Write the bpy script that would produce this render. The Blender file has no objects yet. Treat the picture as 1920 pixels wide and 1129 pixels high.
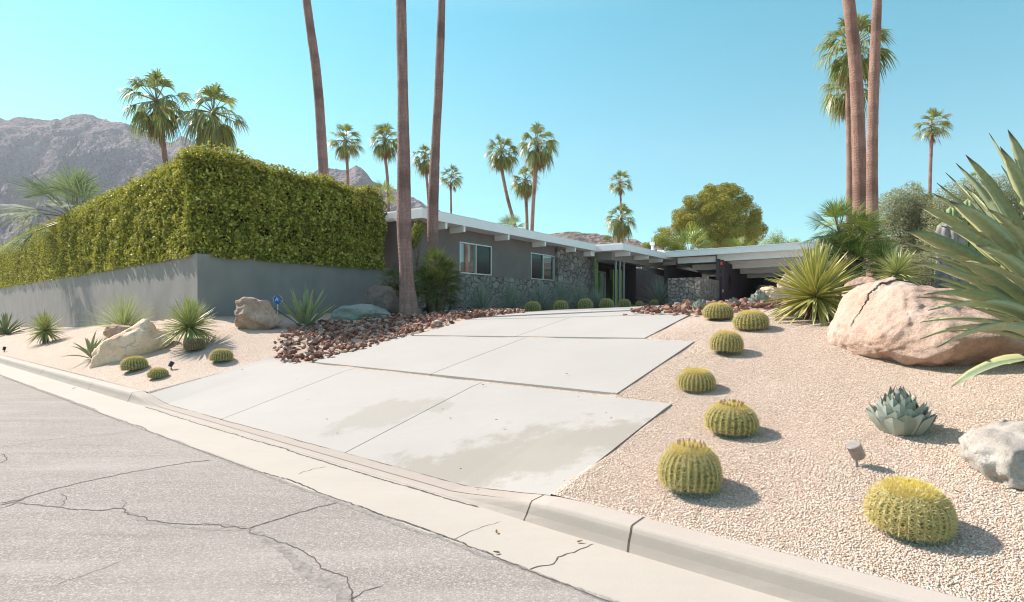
import bpy, math, random
import numpy as np
from mathutils import Vector, noise as mnoise
random.seed(7); rng = np.random.default_rng(7)
D = bpy.data; S = bpy.context.scene; COL = S.collection
F, CX, HY, EYE = 1061.0, 960.0, 580.0, 1.55
R = math.radians
# ------------------------------------------------------------------ frames
SX, SY = -.774, .633          # along the street (a), away to the left
NX, NY = .633, .774           # away from the street (b)
def ab(x, y): return x*SX + y*SY, x*NX + y*NY
def xy(a, b): return a*SX + b*NX, a*SY + b*NY
OX, OY = -2.07, 22.2          # house origin, e1 along the facade, e2 outward
def hs(p, q): return OX + .567*p + .824*q, OY + .824*p - .567*q
def hp(px, q):
    u = (px-CX)/F
    return (u*(OY-.567*q) - OX - .824*q)/(.567-.824*u)
I = np.interp
def zd(b): return I(b, [3.48,5.65,8.1,10,11.5,14,16.8,22,30,39,60,90], [.15,.545,1.07,1.44,1.58,1.68,1.74,1.87,2.08,2.33,2.6,2.8])
def zrg(b): return I(b, [3.48,5.65,8.1,10,12,14,20,39,60,90], [.15,.545,1.02,1.37,1.6,1.75,1.86,2.2,2.5,2.7])
def zw(a): return I(a, [15.4,29,51,80], [1.35,.8,.3,.2])
def sm(x): x = np.clip(x, 0, 1); return x*x*(3-2*x)
def zg(x, y):
    a, b = ab(np.asarray(x, float), np.asarray(y, float))
    zc = zd(b) - .03*np.clip(a-4, 0, 11.4)*sm((b-5)/5)
    k = sm((3.2-a)/3.0)*sm((b-5)/3)*(1-sm((b-22)/12))
    z = zc*(1-k) + zrg(b)*k
    # planted slope on the left
    w = zw(a); bw = 6.1 + .043*np.clip(a-15.4, 0, 60)
    t = np.clip((b-3.48)/(bw-3.48), 0, 1)
    zl = .15 + (w-.15)*(t**.92)
    over = np.clip((b-bw)/6.7, 0, 1); zl = zl + over*(1.5-w)*(b > bw)
    zc15 = zd(b) - .03*11.4*sm((b-5)/5)
    zl = np.where(b > 12.8, zl*(1-sm((b-12.8)/3)) + zc15*sm((b-12.8)/3), zl)
    a0 = I(b, [5.4, 6.2], [10.9, 9.7])
    f = np.clip((a-a0)/(15.4-a0), 0, 1)
    f = f*(1.35-.35*f)
    return z*(1-f) + zl*f
def gz(x, y): return float(zg(x, y))
_Z = np.concatenate([np.arange(1.8, 25, .01), np.arange(25, 60, .05)])
def G(px, py):
    u = (px-CX)/F; v = (HY-py)/F
    d = EYE + v*_Z - zg(u*_Z, _Z)
    i = int(np.argmax(d < 0)) if (d < 0).any() else len(_Z)-1
    Z = _Z[i]; return (u*Z, Z, gz(u*Z, Z))
def P(px, py, Z): return ((px-CX)/F*Z, Z, EYE + (HY-py)/F*Z)
def at(px, Z):
    x = (px-CX)/F*Z; return (x, Z, gz(x, Z))

# ------------------------------------------------------------------ mesh building
class MB:
    def __init__(s): s.v = []; s.f = []; s.n = 0; s.d = []
    def add(s, v, f, mat=0, d=None):
        v = np.asarray(v, float).reshape(-1, 3)
        s.v.append(v); s.d.append(np.zeros((len(v), 3)) if d is None else np.asarray(d, float).reshape(-1, 3))
        if isinstance(f, np.ndarray): s.f.append((f + s.n, mat))
        else:
            by = {}
            for q in f: by.setdefault(len(q), []).append(q)
            for q in by.values(): s.f.append((np.array(q) + s.n, mat))
        s.n += len(v); return s
    def build(s, name, mats, parent=None, smooth=False):
        me = D.meshes.new(name)
        v = np.concatenate(s.v); me.vertices.add(len(v)); me.vertices.foreach_set('co', v.ravel())
        lt = np.concatenate([np.full(len(f), f.shape[1]) for f, _ in s.f]).astype(np.int32)
        li = np.concatenate([f.ravel() for f, _ in s.f]).astype(np.int32)
        mi = np.concatenate([np.full(len(f), m) for f, m in s.f]).astype(np.int32)
        me.loops.add(len(li)); me.loops.foreach_set('vertex_index', li)
        me.polygons.add(len(lt)); ls = np.concatenate([[0], np.cumsum(lt)[:-1]]).astype(np.int32)
        me.polygons.foreach_set('loop_start', ls); me.polygons.foreach_set('loop_total', lt)
        me.polygons.foreach_set('material_index', mi)
        me.polygons.foreach_set('use_smooth', np.full(len(lt), smooth))
        d = np.concatenate(s.d)
        if d.any():
            at_ = me.attributes.new('d', 'FLOAT_VECTOR', 'POINT'); at_.data.foreach_set('vector', d.ravel())
        me.update(calc_edges=True); me.validate()
        for m in (mats if isinstance(mats, (list, tuple)) else [mats]): me.materials.append(m)
        o = D.objects.new(name, me); COL.objects.link(o)
        if parent is not None: o.parent = parent
        return o
def tag(o, label=None, cat=None, group=None, kind=None):
    if label: o['label'] = label
    if cat: o['category'] = cat
    if group: o['group'] = group
    if kind: o['kind'] = kind
    return o
def thing(name, label, cat, loc=(0,0,0), rz=0, group=None, sc=1):
    o = D.objects.new(name, None); COL.objects.link(o); o.location = loc; o.rotation_euler = (0, 0, rz)
    o.scale = (sc, sc, sc) if not isinstance(sc, tuple) else sc
    return tag(o, label, cat, group)
def dup(root, loc, rz=0, label=None, sc=1, group=None, tilt=None):
    r = root.copy(); COL.objects.link(r); r.location = loc
    r.rotation_euler = (tilt[0], tilt[1], rz) if tilt else (0, 0, rz)
    r.scale = (sc, sc, sc) if not isinstance(sc, tuple) else sc
    if label: r['label'] = label
    if group: r['group'] = group
    for c in list(root.children):
        k = c.copy(); COL.objects.link(k); k.parent = r
        for g in list(c.children):
            h = g.copy(); COL.objects.link(h); h.parent = k
    return r
BOXF = [(0,1,2,3),(7,6,5,4),(0,4,5,1),(1,5,6,2),(2,6,7,3),(3,7,4,0)]
def prism(mb, base, z0, z1, mat=0):
    """base: xy corners; z0/z1 numbers or per-corner lists"""
    n = len(base); z0 = [z0]*n if np.isscalar(z0) else z0; z1 = [z1]*n if np.isscalar(z1) else z1
    ar = sum(base[i][0]*base[(i+1) % n][1]-base[(i+1) % n][0]*base[i][1] for i in range(n))
    if ar < 0: base = base[::-1]; z0 = z0[::-1]; z1 = z1[::-1]
    v = [(x, y, z) for (x, y), z in zip(base, z0)] + [(x, y, z) for (x, y), z in zip(base, z1)]
    f = [tuple(range(n))[::-1], tuple(range(n, 2*n))] + [(i, (i+1) % n, n+(i+1) % n, n+i) for i in range(n)]
    mb.add(v, f, mat); return mb
def hbox(mb, p0, p1, q0, q1, z0, z1, mat=0):
    return prism(mb, [hs(p0,q0), hs(p1,q0), hs(p1,q1), hs(p0,q1)], z0, z1, mat)
def box(mb, c, s, mat=0):
    x, y, z = c; a, b, h = s[0]/2, s[1]/2, s[2]/2
    return prism(mb, [(x-a,y-b),(x+a,y-b),(x+a,y+b),(x-a,y+b)], z-h, z+h, mat)
def tube(mb, pts, rad, n=10, mat=0, cap=True, rib=0, ribn=0):
    pts = np.asarray(pts, float); m = len(pts); rad = np.broadcast_to(rad, (m,)).astype(float)
    tg = np.gradient(pts, axis=0); tg /= np.linalg.norm(tg, axis=1)[:, None] + 1e-9
    ref = np.array([1., 0, 0]) if abs(tg[0][0]) < .8 else np.array([0, 1., 0])
    u = np.cross(tg, ref); u /= np.linalg.norm(u, axis=1)[:, None]; w = np.cross(tg, u)
    th = np.linspace(0, 2*np.pi, n, endpoint=False)
    k = 1 + (rib*np.abs(np.cos(th*ribn/2)) - rib if ribn else 0*th)
    v = pts[:, None] + rad[:, None, None]*k[None, :, None]*(np.cos(th)[None, :, None]*u[:, None] + np.sin(th)[None, :, None]*w[:, None])
    i = np.arange(m-1)[:, None]*n; j = np.arange(n)[None]
    q = np.stack([i+j, i+(j+1) % n, i+n+(j+1) % n, i+n+j], -1).reshape(-1, 4)
    mb.add(v.reshape(-1, 3), q, mat)
    if cap:
        mb.f.append(((np.arange(n)[::-1] + mb.n-m*n)[None], mat)); mb.f.append(((np.arange(n) + mb.n-n)[None], mat))
    return mb
def lathe(mb, prof, n=16, mat=0, c=(0,0,0)):
    p = np.array(prof); th = np.linspace(0, 2*np.pi, n, endpoint=False)
    v = np.stack([p[:,0:1]*np.cos(th)+c[0], p[:,0:1]*np.sin(th)+c[1], np.repeat(p[:,1:2]+c[2], n, 1)], -1)
    i = np.arange(len(p)-1)[:, None]*n; j = np.arange(n)[None]
    mb.add(v.reshape(-1,3), np.stack([i+j, i+(j+1) % n, i+n+(j+1) % n, i+n+j], -1).reshape(-1,4), mat); return mb
def grid(mb, Pts, mat=0, flip=False):
    n, m = Pts.shape[:2]; i = np.arange(n-1)[:, None]*m; j = np.arange(m-1)[None]
    q = np.stack([i+j, i+j+1, i+m+j+1, i+m+j], -1).reshape(-1, 4)
    mb.add(Pts.reshape(-1,3), q[:, ::-1] if flip else q, mat); return mb
def blades(mb, base, az, el, bend, L, w, seg=5, chan=.15, th=.12, prof=None, k=1.5, mat=0, roll=None, closed=True):
    az, el, bend, L, w = [np.broadcast_to(np.asarray(x, float), (len(az),)) for x in (az, el, bend, L, w)]
    N = len(az); base = np.broadcast_to(np.asarray(base, float), (N, 3)); t = np.linspace(0, 1, seg+1)
    e = el[:, None] + bend[:, None]*t[None]**k
    dx = np.stack([np.cos(e)*np.cos(az)[:, None], np.cos(e)*np.sin(az)[:, None], np.sin(e)], -1)
    st = (dx[:, 1:]+dx[:, :-1])/2*(L/seg)[:, None, None]
    Pc = base[:, None] + np.concatenate([np.zeros((N,1,3)), np.cumsum(st, 1)], 1)
    r0 = np.stack([-np.sin(az), np.cos(az), 0*az], -1)[:, None] + 0*Pc
    nn = np.cross(dx, r0)
    if roll is not None:
        c, s_ = np.cos(roll)[:, None, None], np.sin(roll)[:, None, None]; r0, nn = r0*c+nn*s_, nn*c-r0*s_
    nn = nn*np.sign(nn[..., 2:3]+1e-9) if roll is None else nn
    pr = np.interp(t, *(prof or ([0,.35,.7,1],[.7,1,.7,.02])))
    W = (w[:, None]*pr[None])[..., None]/2
    d = np.zeros((N, seg+1, 4 if closed else 3, 3)); d[..., 1] = t[None, :, None]; d[:, :, 0, 0] = 1; d[:, :, 2, 0] = 1
    d[..., 2] = rng.random(N)[:, None, None]
    ring = [Pc - r0*W + nn*W*2*chan, Pc, Pc + r0*W + nn*W*2*chan] + ([Pc - nn*W*2*th] if closed else [])
    V = np.stack(ring, 2); c = V.shape[2]
    i0 = (np.arange(N)*(seg+1)*c)[:, None, None] + (np.arange(seg)*c)[None, :, None]
    ks = np.arange(c if closed else c-1)[None, None]
    q = np.stack([i0+ks, i0+(ks+1) % c, i0+c+(ks+1) % c, i0+c+ks], -1).reshape(-1, 4)
    mb.add(V.reshape(-1,3), q, mat, d.reshape(-1,3)); return mb
def spikes(mb, base, dr, L, w, mat=0):
    N = len(base); dr = dr/np.linalg.norm(dr, axis=1)[:, None]
    a = np.cross(dr, rng.normal(size=(N,3))); a /= np.linalg.norm(a, axis=1)[:, None]; b = np.cross(dr, a)
    L = np.broadcast_to(L, (N,))[:, None]; w = np.broadcast_to(w, (N,))[:, None]
    V = np.stack([base+a*w, base-a*w*.5+b*w*.87, base-a*w*.5-b*w*.87, base+dr*L], 1)
    i = (np.arange(N)*4)[:, None]; f = np.stack([i+[0,1,3], i+[1,2,3], i+[2,0,3]], 1).reshape(-1, 3)
    mb.add(V.reshape(-1,3), f, mat); return mb
def leaves(mb, p, nrm, size, asp=.5, jit=.8, mat=0, fold=.25):
    """small folded leaves at p, roughly facing nrm"""
    N = len(p); n = nrm + rng.normal(size=(N,3))*jit; n /= np.linalg.norm(n, axis=1)[:, None]
    a = np.cross(n, rng.normal(size=(N,3))); a /= np.linalg.norm(a, axis=1)[:, None]; b = np.cross(n, a)
    s = (size*rng.uniform(.6, 1.3, N))[:, None]
    V = np.stack([p-a*s*.5, p+b*s*asp*.5+n*s*fold*asp, p+a*s*.5, p-b*s*asp*.5+n*s*fold*asp], 1)
    i = (np.arange(N)*4)[:, None]; f = np.stack([i+[0,1,2], i+[0,2,3]], 1).reshape(-1, 3)
    mb.add(V.reshape(-1,3), f, mat); return mb

# ------------------------------------------------------------------ materials
class NT:
    def __init__(s, name):
        s.m = D.materials.new(name); s.m.use_nodes = True; s.t = s.m.node_tree; s.t.nodes.clear()
        s.out = s.n('ShaderNodeOutputMaterial')
    def n(s, ty, **k):
        x = s.t.nodes.new(ty)
        for a, b in k.items(): setattr(x, a, b)
        return x
    def l(s, a, b): s.t.links.new(a, b)
    def set(s, sock, v):
        if hasattr(v, 'links') or isinstance(v, bpy.types.NodeSocket): s.l(v, sock)
        else:
            if isinstance(v, tuple) and len(v) == 3 and sock.type == 'RGBA': v = v+(1,)
            sock.default_value = v
    def pos(s): return s.n('ShaderNodeNewGeometry').outputs['Position']
    def obj(s): return s.n('ShaderNodeTexCoord').outputs['Object']
    def island(s): return s.n('ShaderNodeNewGeometry').outputs['Random Per Island']
    def orand(s): return s.n('ShaderNodeObjectInfo').outputs['Random']
    def noise(s, vec, sc, det=4, rough=.55, dist=0):
        x = s.n('ShaderNodeTexNoise'); s.l(vec, x.inputs['Vector']); x.inputs['Scale'].default_value = sc
        x.inputs['Detail'].default_value = det; x.inputs['Roughness'].default_value = rough; x.inputs['Distortion'].default_value = dist
        return x.outputs['Fac']
    def vor(s, vec, sc, feat='F1', out='Distance'):
        x = s.n('ShaderNodeTexVoronoi', feature=feat); s.l(vec, x.inputs['Vector']); x.inputs['Scale'].default_value = sc
        return x.outputs[out]
    def mapv(s, vec, scale=(1,1,1), loc=(0,0,0), rot=(0,0,0)):
        x = s.n('ShaderNodeMapping'); s.l(vec, x.inputs[0]); x.inputs['Scale'].default_value = scale
        x.inputs['Location'].default_value = loc; x.inputs['Rotation'].default_value = rot; return x.outputs[0]
    def mr(s, v, a, b, c=0, d=1):
        x = s.n('ShaderNodeMapRange'); s.set(x.inputs[0], v)
        for i, k in enumerate((a, b, c, d)): x.inputs[i+1].default_value = k
        return x.outputs[0]
    def math(s, op, a, b=0):
        x = s.n('ShaderNodeMath', operation=op); s.set(x.inputs[0], a); s.set(x.inputs[1], b); return x.outputs[0]
    def mix(s, f, a, b, mode='MIX'):
        x = s.n('ShaderNodeMix', data_type='RGBA', blend_type=mode)
        s.set(x.inputs[0], f); s.set(x.inputs[6], a); s.set(x.inputs[7], b); return x.outputs[2]
    def ramp(s, f, stops, interp='LINEAR'):
        x = s.n('ShaderNodeValToRGB'); s.set(x.inputs[0], f); cr = x.color_ramp; cr.interpolation = interp
        while len(cr.elements) < len(stops): cr.elements.new(1)
        for e, (p, c) in zip(cr.elements, stops): e.position = p; e.color = c+(1,)
        return x.outputs[0]
    def bump(s, h, st=.5, dist=.02, nrm=None):
        x = s.n('ShaderNodeBump'); s.set(x.inputs['Height'], h); x.inputs['Strength'].default_value = st
        x.inputs['Distance'].default_value = dist
        if nrm is not None: s.l(nrm, x.inputs['Normal'])
        return x.outputs[0]
    def attr(s):
        x = s.n('ShaderNodeAttribute', attribute_name='d'); y = s.n('ShaderNodeSeparateXYZ'); s.l(x.outputs['Vector'], y.inputs[0])
        return y.outputs
    def pbr(s, col, rough=.8, bump=None, metal=0, spec=.5):
        b = s.n('ShaderNodeBsdfPrincipled'); s.set(b.inputs['Base Color'], col); s.set(b.inputs['Roughness'], rough)
        b.inputs['Metallic'].default_value = metal; b.inputs['Specular IOR Level'].default_value = spec
        if bump is not None: s.l(bump, b.inputs['Normal'])
        s.l(b.outputs[0], s.out.inputs[0]); s.b = b; return s.m
    def leafy(s, col, trans=.3, tcol=None, rough=.45, spec=.5):
        s.pbr(col, rough, spec=spec)
        t = s.n('ShaderNodeBsdfTranslucent'); s.set(t.inputs[0], tcol if tcol is not None else col)
        mx = s.n('ShaderNodeMixShader'); mx.inputs[0].default_value = trans
        s.l(s.b.outputs[0], mx.inputs[1]); s.l(t.outputs[0], mx.inputs[2]); s.l(mx.outputs[0], s.out.inputs[0]); return s.m
def plain(name, c, rough=.7, metal=0, spec=.5, var=.12, sc=8):
    t = NT(name); o = t.obj(); n = t.noise(o, sc, 5)
    return t.pbr(t.mix(t.mr(n, .3, .7), tuple(x*(1-var) for x in c), tuple(min(1, x*(1+var)) for x in c)), rough, t.bump(t.noise(o, sc*12, 3), .15, .01), metal, spec)
def leafmat(name, stops, trans=.3, tcol=None, rough=.4, spec=.5, big=None):
    t = NT(name); f = t.island()
    if big:
        n = t.mr(t.noise(t.pos(), big, 3), .3, .7); f = t.math('ADD', t.math('MULTIPLY', f, .75), t.math('MULTIPLY', n, .25))
    return t.leafy(t.ramp(f, stops), trans, tcol, rough, spec)
m = {}
# gravel
def gravel_mat():
    t = NT('gravel'); p = t.pos(); c = t.vor(p, 85, out='Color'); s = t.n('ShaderNodeSeparateColor'); t.l(c, s.inputs[0])
    col = t.ramp(s.outputs[0], [(0,(.37,.26,.20)),(.25,(.50,.375,.295)),(.5,(.58,.46,.375)),(.75,(.65,.545,.46)),(1,(.75,.685,.60))])
    dist = t.vor(p, 85)
    col = t.mix(t.mr(dist, .35, .75, 0, .35), col, (.22,.15,.11))
    col = t.mix(t.mr(t.noise(p, .7, 5), .35, .7, 0, .22), col, (.42,.30,.22))
    return t.pbr(col, .9, t.bump(t.math('SUBTRACT', 1, dist), 1, .012), spec=.2)
m['gravel'] = gravel_mat()
t = NT('pebble'); m['pebble'] = t.pbr(t.ramp(t.island(), [(0,(0.446,0.307,0.223)),(.3,(0.567,0.419,0.326)),(.6,(0.632,0.502,0.409)),(.85,(0.679,0.577,0.484)),(1,(0.763,0.698,0.614))]), .85, spec=.25)
# concrete
def concrete(name, base, stain=True, panel=False, grime=False):
    t = NT(name); p = t.pos()
    big = t.noise(p, .8, 6, .6); fine = t.noise(p, 60, 4, .7); st = t.noise(t.mapv(p, (1.2,7,1), rot=(0,0,R(-18))), 1.6, 5, .6)
    col = t.mix(t.mr(big, .3, .7), tuple(x*.9 for x in base), base)
    col = t.mix(t.mr(st, .35, .75, 0, .25), col, tuple(x*.84 for x in base))
    col = t.mix(t.mr(fine, .35, .75, 0, .3), col, tuple(x*.8 for x in base))
    sp = t.vor(p, 9); col = t.mix(t.mr(sp, .02, .035, .5, 0), col, (.25,.2,.16))
    if grime:
        sz_ = t.n('ShaderNodeSeparateXYZ'); t.l(p, sz_.inputs[0]); zz = t.math('ADD', sz_.outputs[2], t.math('MULTIPLY', t.math('SUBTRACT', t.noise(p, 3, 6, .7), .5), .09))
        col = t.mix(t.math('MULTIPLY', t.mr(zz, .13, .09), t.mr(zz, -.01, .03, .3, .6)), col, (.30,.255,.22))
    if panel:
        ty = t.noise(t.mapv(p, (.25,3.2,1), rot=(0,0,R(-50.7))), 1.5, 6, .6, .4); col = t.mix(t.mr(ty, .5, .68, 0, .28), col, (.36,.325,.29))
        br = t.noise(t.mapv(p, (90,2,1), rot=(0,0,R(39.3))), 1, 2); col = t.mix(t.mr(br, .4, .7, 0, .14), col, (.38,.345,.31))
        ol = t.vor(p, 1.7); col = t.mix(t.mr(t.math('ADD', ol, t.math('MULTIPLY', t.noise(p, 20, 4), .06)), .07, .1, .35, 0), col, (.3,.26,.22))
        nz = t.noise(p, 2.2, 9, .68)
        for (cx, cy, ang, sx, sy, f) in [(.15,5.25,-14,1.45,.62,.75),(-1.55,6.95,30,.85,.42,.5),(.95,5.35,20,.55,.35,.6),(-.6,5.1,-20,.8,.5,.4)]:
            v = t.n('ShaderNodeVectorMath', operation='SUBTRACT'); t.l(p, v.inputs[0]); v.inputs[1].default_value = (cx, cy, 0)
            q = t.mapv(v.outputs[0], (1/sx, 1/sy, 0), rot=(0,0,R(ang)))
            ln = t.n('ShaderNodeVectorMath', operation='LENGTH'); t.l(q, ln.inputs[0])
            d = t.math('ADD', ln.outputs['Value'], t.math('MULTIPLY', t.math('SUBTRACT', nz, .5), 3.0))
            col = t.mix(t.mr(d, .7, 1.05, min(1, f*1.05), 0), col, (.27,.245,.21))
    return t.pbr(col, .85, t.bump(t.math('ADD', fine, t.math('MULTIPLY', t.noise(p, 9, 5), 2)), .25, .004), spec=.25)
m['concrete'] = concrete('concrete', (0.377,0.354,0.328), panel=True)
m['gutter'] = concrete('gutter_concrete', (0.419,0.377,0.326))
m['curb'] = concrete('curb_concrete', (0.432,0.375,0.328), grime=True)
def asphalt():
    t = NT('asphalt'); p = t.pos(); f = t.noise(p, 160, 3, .8); b = t.noise(p, .9, 6); sp = t.vor(p, 110, out='Color')
    s = t.n('ShaderNodeSeparateColor'); t.l(sp, s.inputs[0])
    col = t.ramp(s.outputs[0], [(0,(.20,.175,.155)),(.5,(.285,.252,.228)),(.85,(.37,.33,.30)),(1,(.50,.455,.41))])
    col = t.mix(t.mr(b, .3, .7, 0, .45), col, (.28,.25,.225))
    ws = t.noise(t.mapv(p, (.5,5,1), rot=(0,0,R(35))), 1.3, 7, .65, .6)
    col = t.mix(t.mr(ws, .55, .66, 0, .35), col, (.19,.17,.155))
    col = t.mix(t.mr(t.noise(p, .35, 4), .45, .65, 0, .35), col, (.40,.365,.33))
    col = t.mix(t.mr(t.noise(t.mapv(p, (.25,2.5,1), rot=(0,0,R(39))), 1.1, 6, .6, .3), .52, .7, 0, .4), col, (.42,.385,.35))
    return t.pbr(col, .9, t.bump(t.math('ADD', f, t.math('MULTIPLY', s.outputs[0], .6)), .8, .006), spec=.2)
m['asphalt'] = asphalt()
m['crack'] = plain('crack_dark', (.085,.073,.064), .95, var=.4, sc=20)
m['tar'] = plain('asphalt_edge', (.21,.19,.17), .95, var=.35, sc=25)
m['joint'] = plain('joint_dark', (.085,.065,.05), .95, var=.3, sc=20)
def stucco(name, c, sc=90):
    t = NT(name); p = t.pos(); n = t.noise(p, sc, 4, .7); b = t.noise(p, 1.3, 5)
    v = t.noise(t.mapv(p, (3,3,.5)), 2, 5)
    col = t.mix(t.mr(b, .3, .7), tuple(x*.88 for x in c), tuple(x*1.08 for x in c))
    col = t.mix(t.mr(v, .5, .75, 0, .25), col, tuple(x*.75 for x in c))
    return t.pbr(col, .92, t.bump(n, .3, .006), spec=.2)
m['wall'] = stucco('grey_stucco', (.26,.24,.23), 45)
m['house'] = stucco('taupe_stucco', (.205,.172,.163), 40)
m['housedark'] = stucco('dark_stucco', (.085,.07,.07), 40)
m['plum'] = stucco('plum_stucco', (.105,.07,.085), 40)
m['white'] = plain('white_paint', (.88,.86,.85), .55, var=.03, sc=3)
m['roof'] = plain('roof_membrane', (.72,.71,.69), .8, var=.06)
m['trim'] = plain('grey_trim', (.27,.25,.245), .6, var=.06)
m['alu'] = plain('aluminium', (.62,.62,.64), .35, .6, var=.04)
m['black'] = plain('black_metal', (.025,.025,.028), .5, var=.2)
m['bronze'] = plain('bronze_metal', (.27,.235,.215), .5, .4, var=.15, sc=30)
def flagstone(name, c1, c2, c3, sc=1.5):
    t = NT(name); p = t.pos(); n = t.n('ShaderNodeTexNoise'); t.l(p, n.inputs['Vector']); n.inputs['Scale'].default_value = 2.2
    mp = t.mapv(p, (1,1,1.35)); v = t.n('ShaderNodeMix', data_type='VECTOR'); v.inputs[0].default_value = .3
    t.l(mp, v.inputs[4]); t.l(n.outputs['Color'], v.inputs[5]); q = v.outputs[1]
    e = t.vor(q, sc*2.5, 'DISTANCE_TO_EDGE'); c = t.vor(q, sc*2.5, out='Color'); s = t.n('ShaderNodeSeparateColor'); t.l(c, s.inputs[0])
    col = t.ramp(s.outputs[0], [(0,c1),(.5,c2),(1,c3)])
    fn = t.noise(p, 9, 6, .7); col = t.mix(t.mr(fn, .35, .7, 0, .5), col, tuple(x*.62 for x in c1))
    w = t.math('ADD', e, t.math('MULTIPLY', t.math('SUBTRACT', t.noise(p, 6, 4), .5), .05))
    col = t.mix(t.mr(w, .005, .035, .75, 0), col, (.09,.078,.072))
    h = t.math('ADD', t.mr(w, 0, .09), t.math('MULTIPLY', t.math('ADD', fn, s.outputs[1]), .5))
    return t.pbr(col, .9, t.bump(h, 1, .07), spec=.2)
m['stone'] = flagstone('flagstone', (.25,.215,.20), (.31,.27,.245), (.40,.34,.31))
m['stonelow'] = flagstone('flagstone_warm', (.27,.235,.21), (.36,.29,.25), (.46,.40,.35), 2.0)
t = NT('window_glass'); t.pbr((.03,.033,.035), .03, spec=1.0); t.b.inputs['IOR'].default_value = 2.0; m['glass'] = t.m
t = NT('window_screen'); t.pbr((.018,.018,.02), .12, spec=.45); m['screen'] = t.m
def trunkmat(name, c1, c2, ringf=9):
    t = NT(name); p = t.obj(); s = t.n('ShaderNodeSeparateXYZ'); t.l(p, s.inputs[0])
    z = t.math('ADD', t.math('MULTIPLY', s.outputs[2], ringf), t.math('MULTIPLY', t.noise(p, 2.5, 6, .7), 6))
    w = t.math('SINE', t.math('MULTIPLY', z, 6.28)); n = t.noise(t.mapv(p, (1,1,.12)), 14, 5, .7)
    b = t.noise(t.mapv(p, (.15,.15,1)), .9, 2)
    col = t.mix(t.mr(n, .3, .7), c1, c2)
    col = t.mix(t.mr(w, .2, 1, 0, .24), col, tuple(x*.55 for x in c1))
    col = t.mix(t.mr(b, .48, .6, 0, .6), col, tuple(x*.6 for x in c1))
    col = t.mix(t.mr(t.vor(t.mapv(p, (1,1,1.6)), 5), .07, .1, .6, 0), col, (.05,.035,.035))
    return t.pbr(col, .9, t.bump(t.math('ADD', t.math('MULTIPLY', w, .2), n), .8, .03), spec=.15)
m['trunk'] = trunkmat('palm_trunk', (.22,.125,.11), (.40,.255,.225))
m['trunkr'] = trunkmat('palm_trunk_reddish', (0.252,0.137,0.105), (0.441,0.273,0.221), 11)
m['bark'] = plain('bark', (.16,.12,.09), .95, var=.35, sc=12)
m['hedge'] = leafmat('hedge_leaf', [(0,(.03,.042,.010)),(.3,(.12,.14,.022)),(.55,(.33,.32,.05)),(.8,(.60,.54,.11)),(1,(.92,.84,.32))], .18, (.5,.48,.065), .6, .35, big=1.4)
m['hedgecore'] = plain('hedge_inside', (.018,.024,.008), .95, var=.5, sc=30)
m['palmleaf'] = leafmat('palm_leaf', [(0,(0.075,0.101,0.030)),(.5,(0.193,0.214,0.064)),(.85,(0.353,0.342,0.128)),(1,(0.556,0.481,0.235))], .32, (0.267,0.321,0.064), .4)
m['palmblue'] = leafmat('palm_leaf_silver', [(0,(.12,.16,.09)),(.5,(.22,.27,.15)),(1,(.38,.42,.27))], .25, (.3,.36,.14), .75, .2)
m['palmgrn'] = leafmat('fan_palm_leaf', [(0,(0.065,0.109,0.026)),(.5,(0.160,0.217,0.051)),(.85,(0.334,0.377,0.102)),(1,(0.609,0.580,0.232))], .2, (0.362,0.435,0.072), .35)
m['palmdark'] = leafmat('dark_fan_leaf', [(0,(.03,.05,.015)),(.5,(.07,.10,.025)),(.85,(.15,.18,.05)),(1,(.32,.31,.12))], .15, (.2,.25,.05), .4)
m['deadleaf'] = leafmat('dead_frond', [(0,(.12,.07,.035)),(.5,(.26,.15,.07)),(1,(.42,.27,.14))], .15, None, .8, .1)
m['petiole'] = plain('petiole', (.22,.2,.1), .6, var=.2)
m['pine'] = leafmat('pine_needles', [(0,(0.150,0.144,0.025)),(.5,(0.362,0.325,0.056)),(1,(0.600,0.525,0.125))], .12, (0.312,0.300,0.050), .7, .15, big=.5)
m['olive'] = leafmat('olive_leaf', [(0,(0.121,0.135,0.068)),(.5,(0.270,0.270,0.149)),(.85,(0.446,0.419,0.257)),(1,(0.608,0.567,0.378))], .2, (0.472,0.472,0.203), .6, .3, big=.6)
m['shrub'] = leafmat('shrub_leaf', [(0,(0.108,0.132,0.024)),(.5,(0.240,0.264,0.060)),(1,(0.456,0.432,0.144))], .25, (0.420,0.456,0.084), .6, .2, big=.8)
def blademat(name, c0, c1, edge, tip, ef=.8, trans=.12, rough=.45, stripe=0):
    t = NT(name); a = t.attr(); col = t.mix(a[2], c0, c1)
    if stripe: col = t.mix(t.mr(t.noise(t.mapv(t.obj(), (1,1,1)), 26, 3), .4, .6, 0, stripe), col, tuple(x*1.35 for x in c1))
    e = t.math('POWER', a[0], 3.0); col = t.mix(t.math('MULTIPLY', e, ef), col, edge)
    col = t.mix(t.mr(a[1], .93, 1), col, tip)
    return t.leafy(col, trans, None, rough)
m['agave'] = blademat('agave_leaf', (.20,.25,.14), (.31,.36,.22), (.50,.46,.18), (.10,.06,.04), .85, .06, .5, .25)
m['agavedark'] = blademat('agave_leaf_dark', (0.182,0.247,0.130), (0.286,0.338,0.182), (0.429,0.416,0.156), (0.260,0.169,0.091), .7, .1, .5)
m['parryi'] = blademat('silver_agave_leaf', (.19,.24,.19), (.40,.43,.38), (.36,.28,.21), (.06,.03,.02), .5, .05, .55)
m['yucca'] = blademat('yucca_leaf', (0.269,0.291,0.056), (0.426,0.414,0.101), (0.840,0.739,0.336), (0.336,0.202,0.067), .95, .12, .4)
m['yuccag'] = blademat('yucca_leaf_green', (0.268,0.317,0.085), (0.439,0.464,0.159), (0.830,0.793,0.439), (0.366,0.220,0.098), .8, .12, .4)
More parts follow.
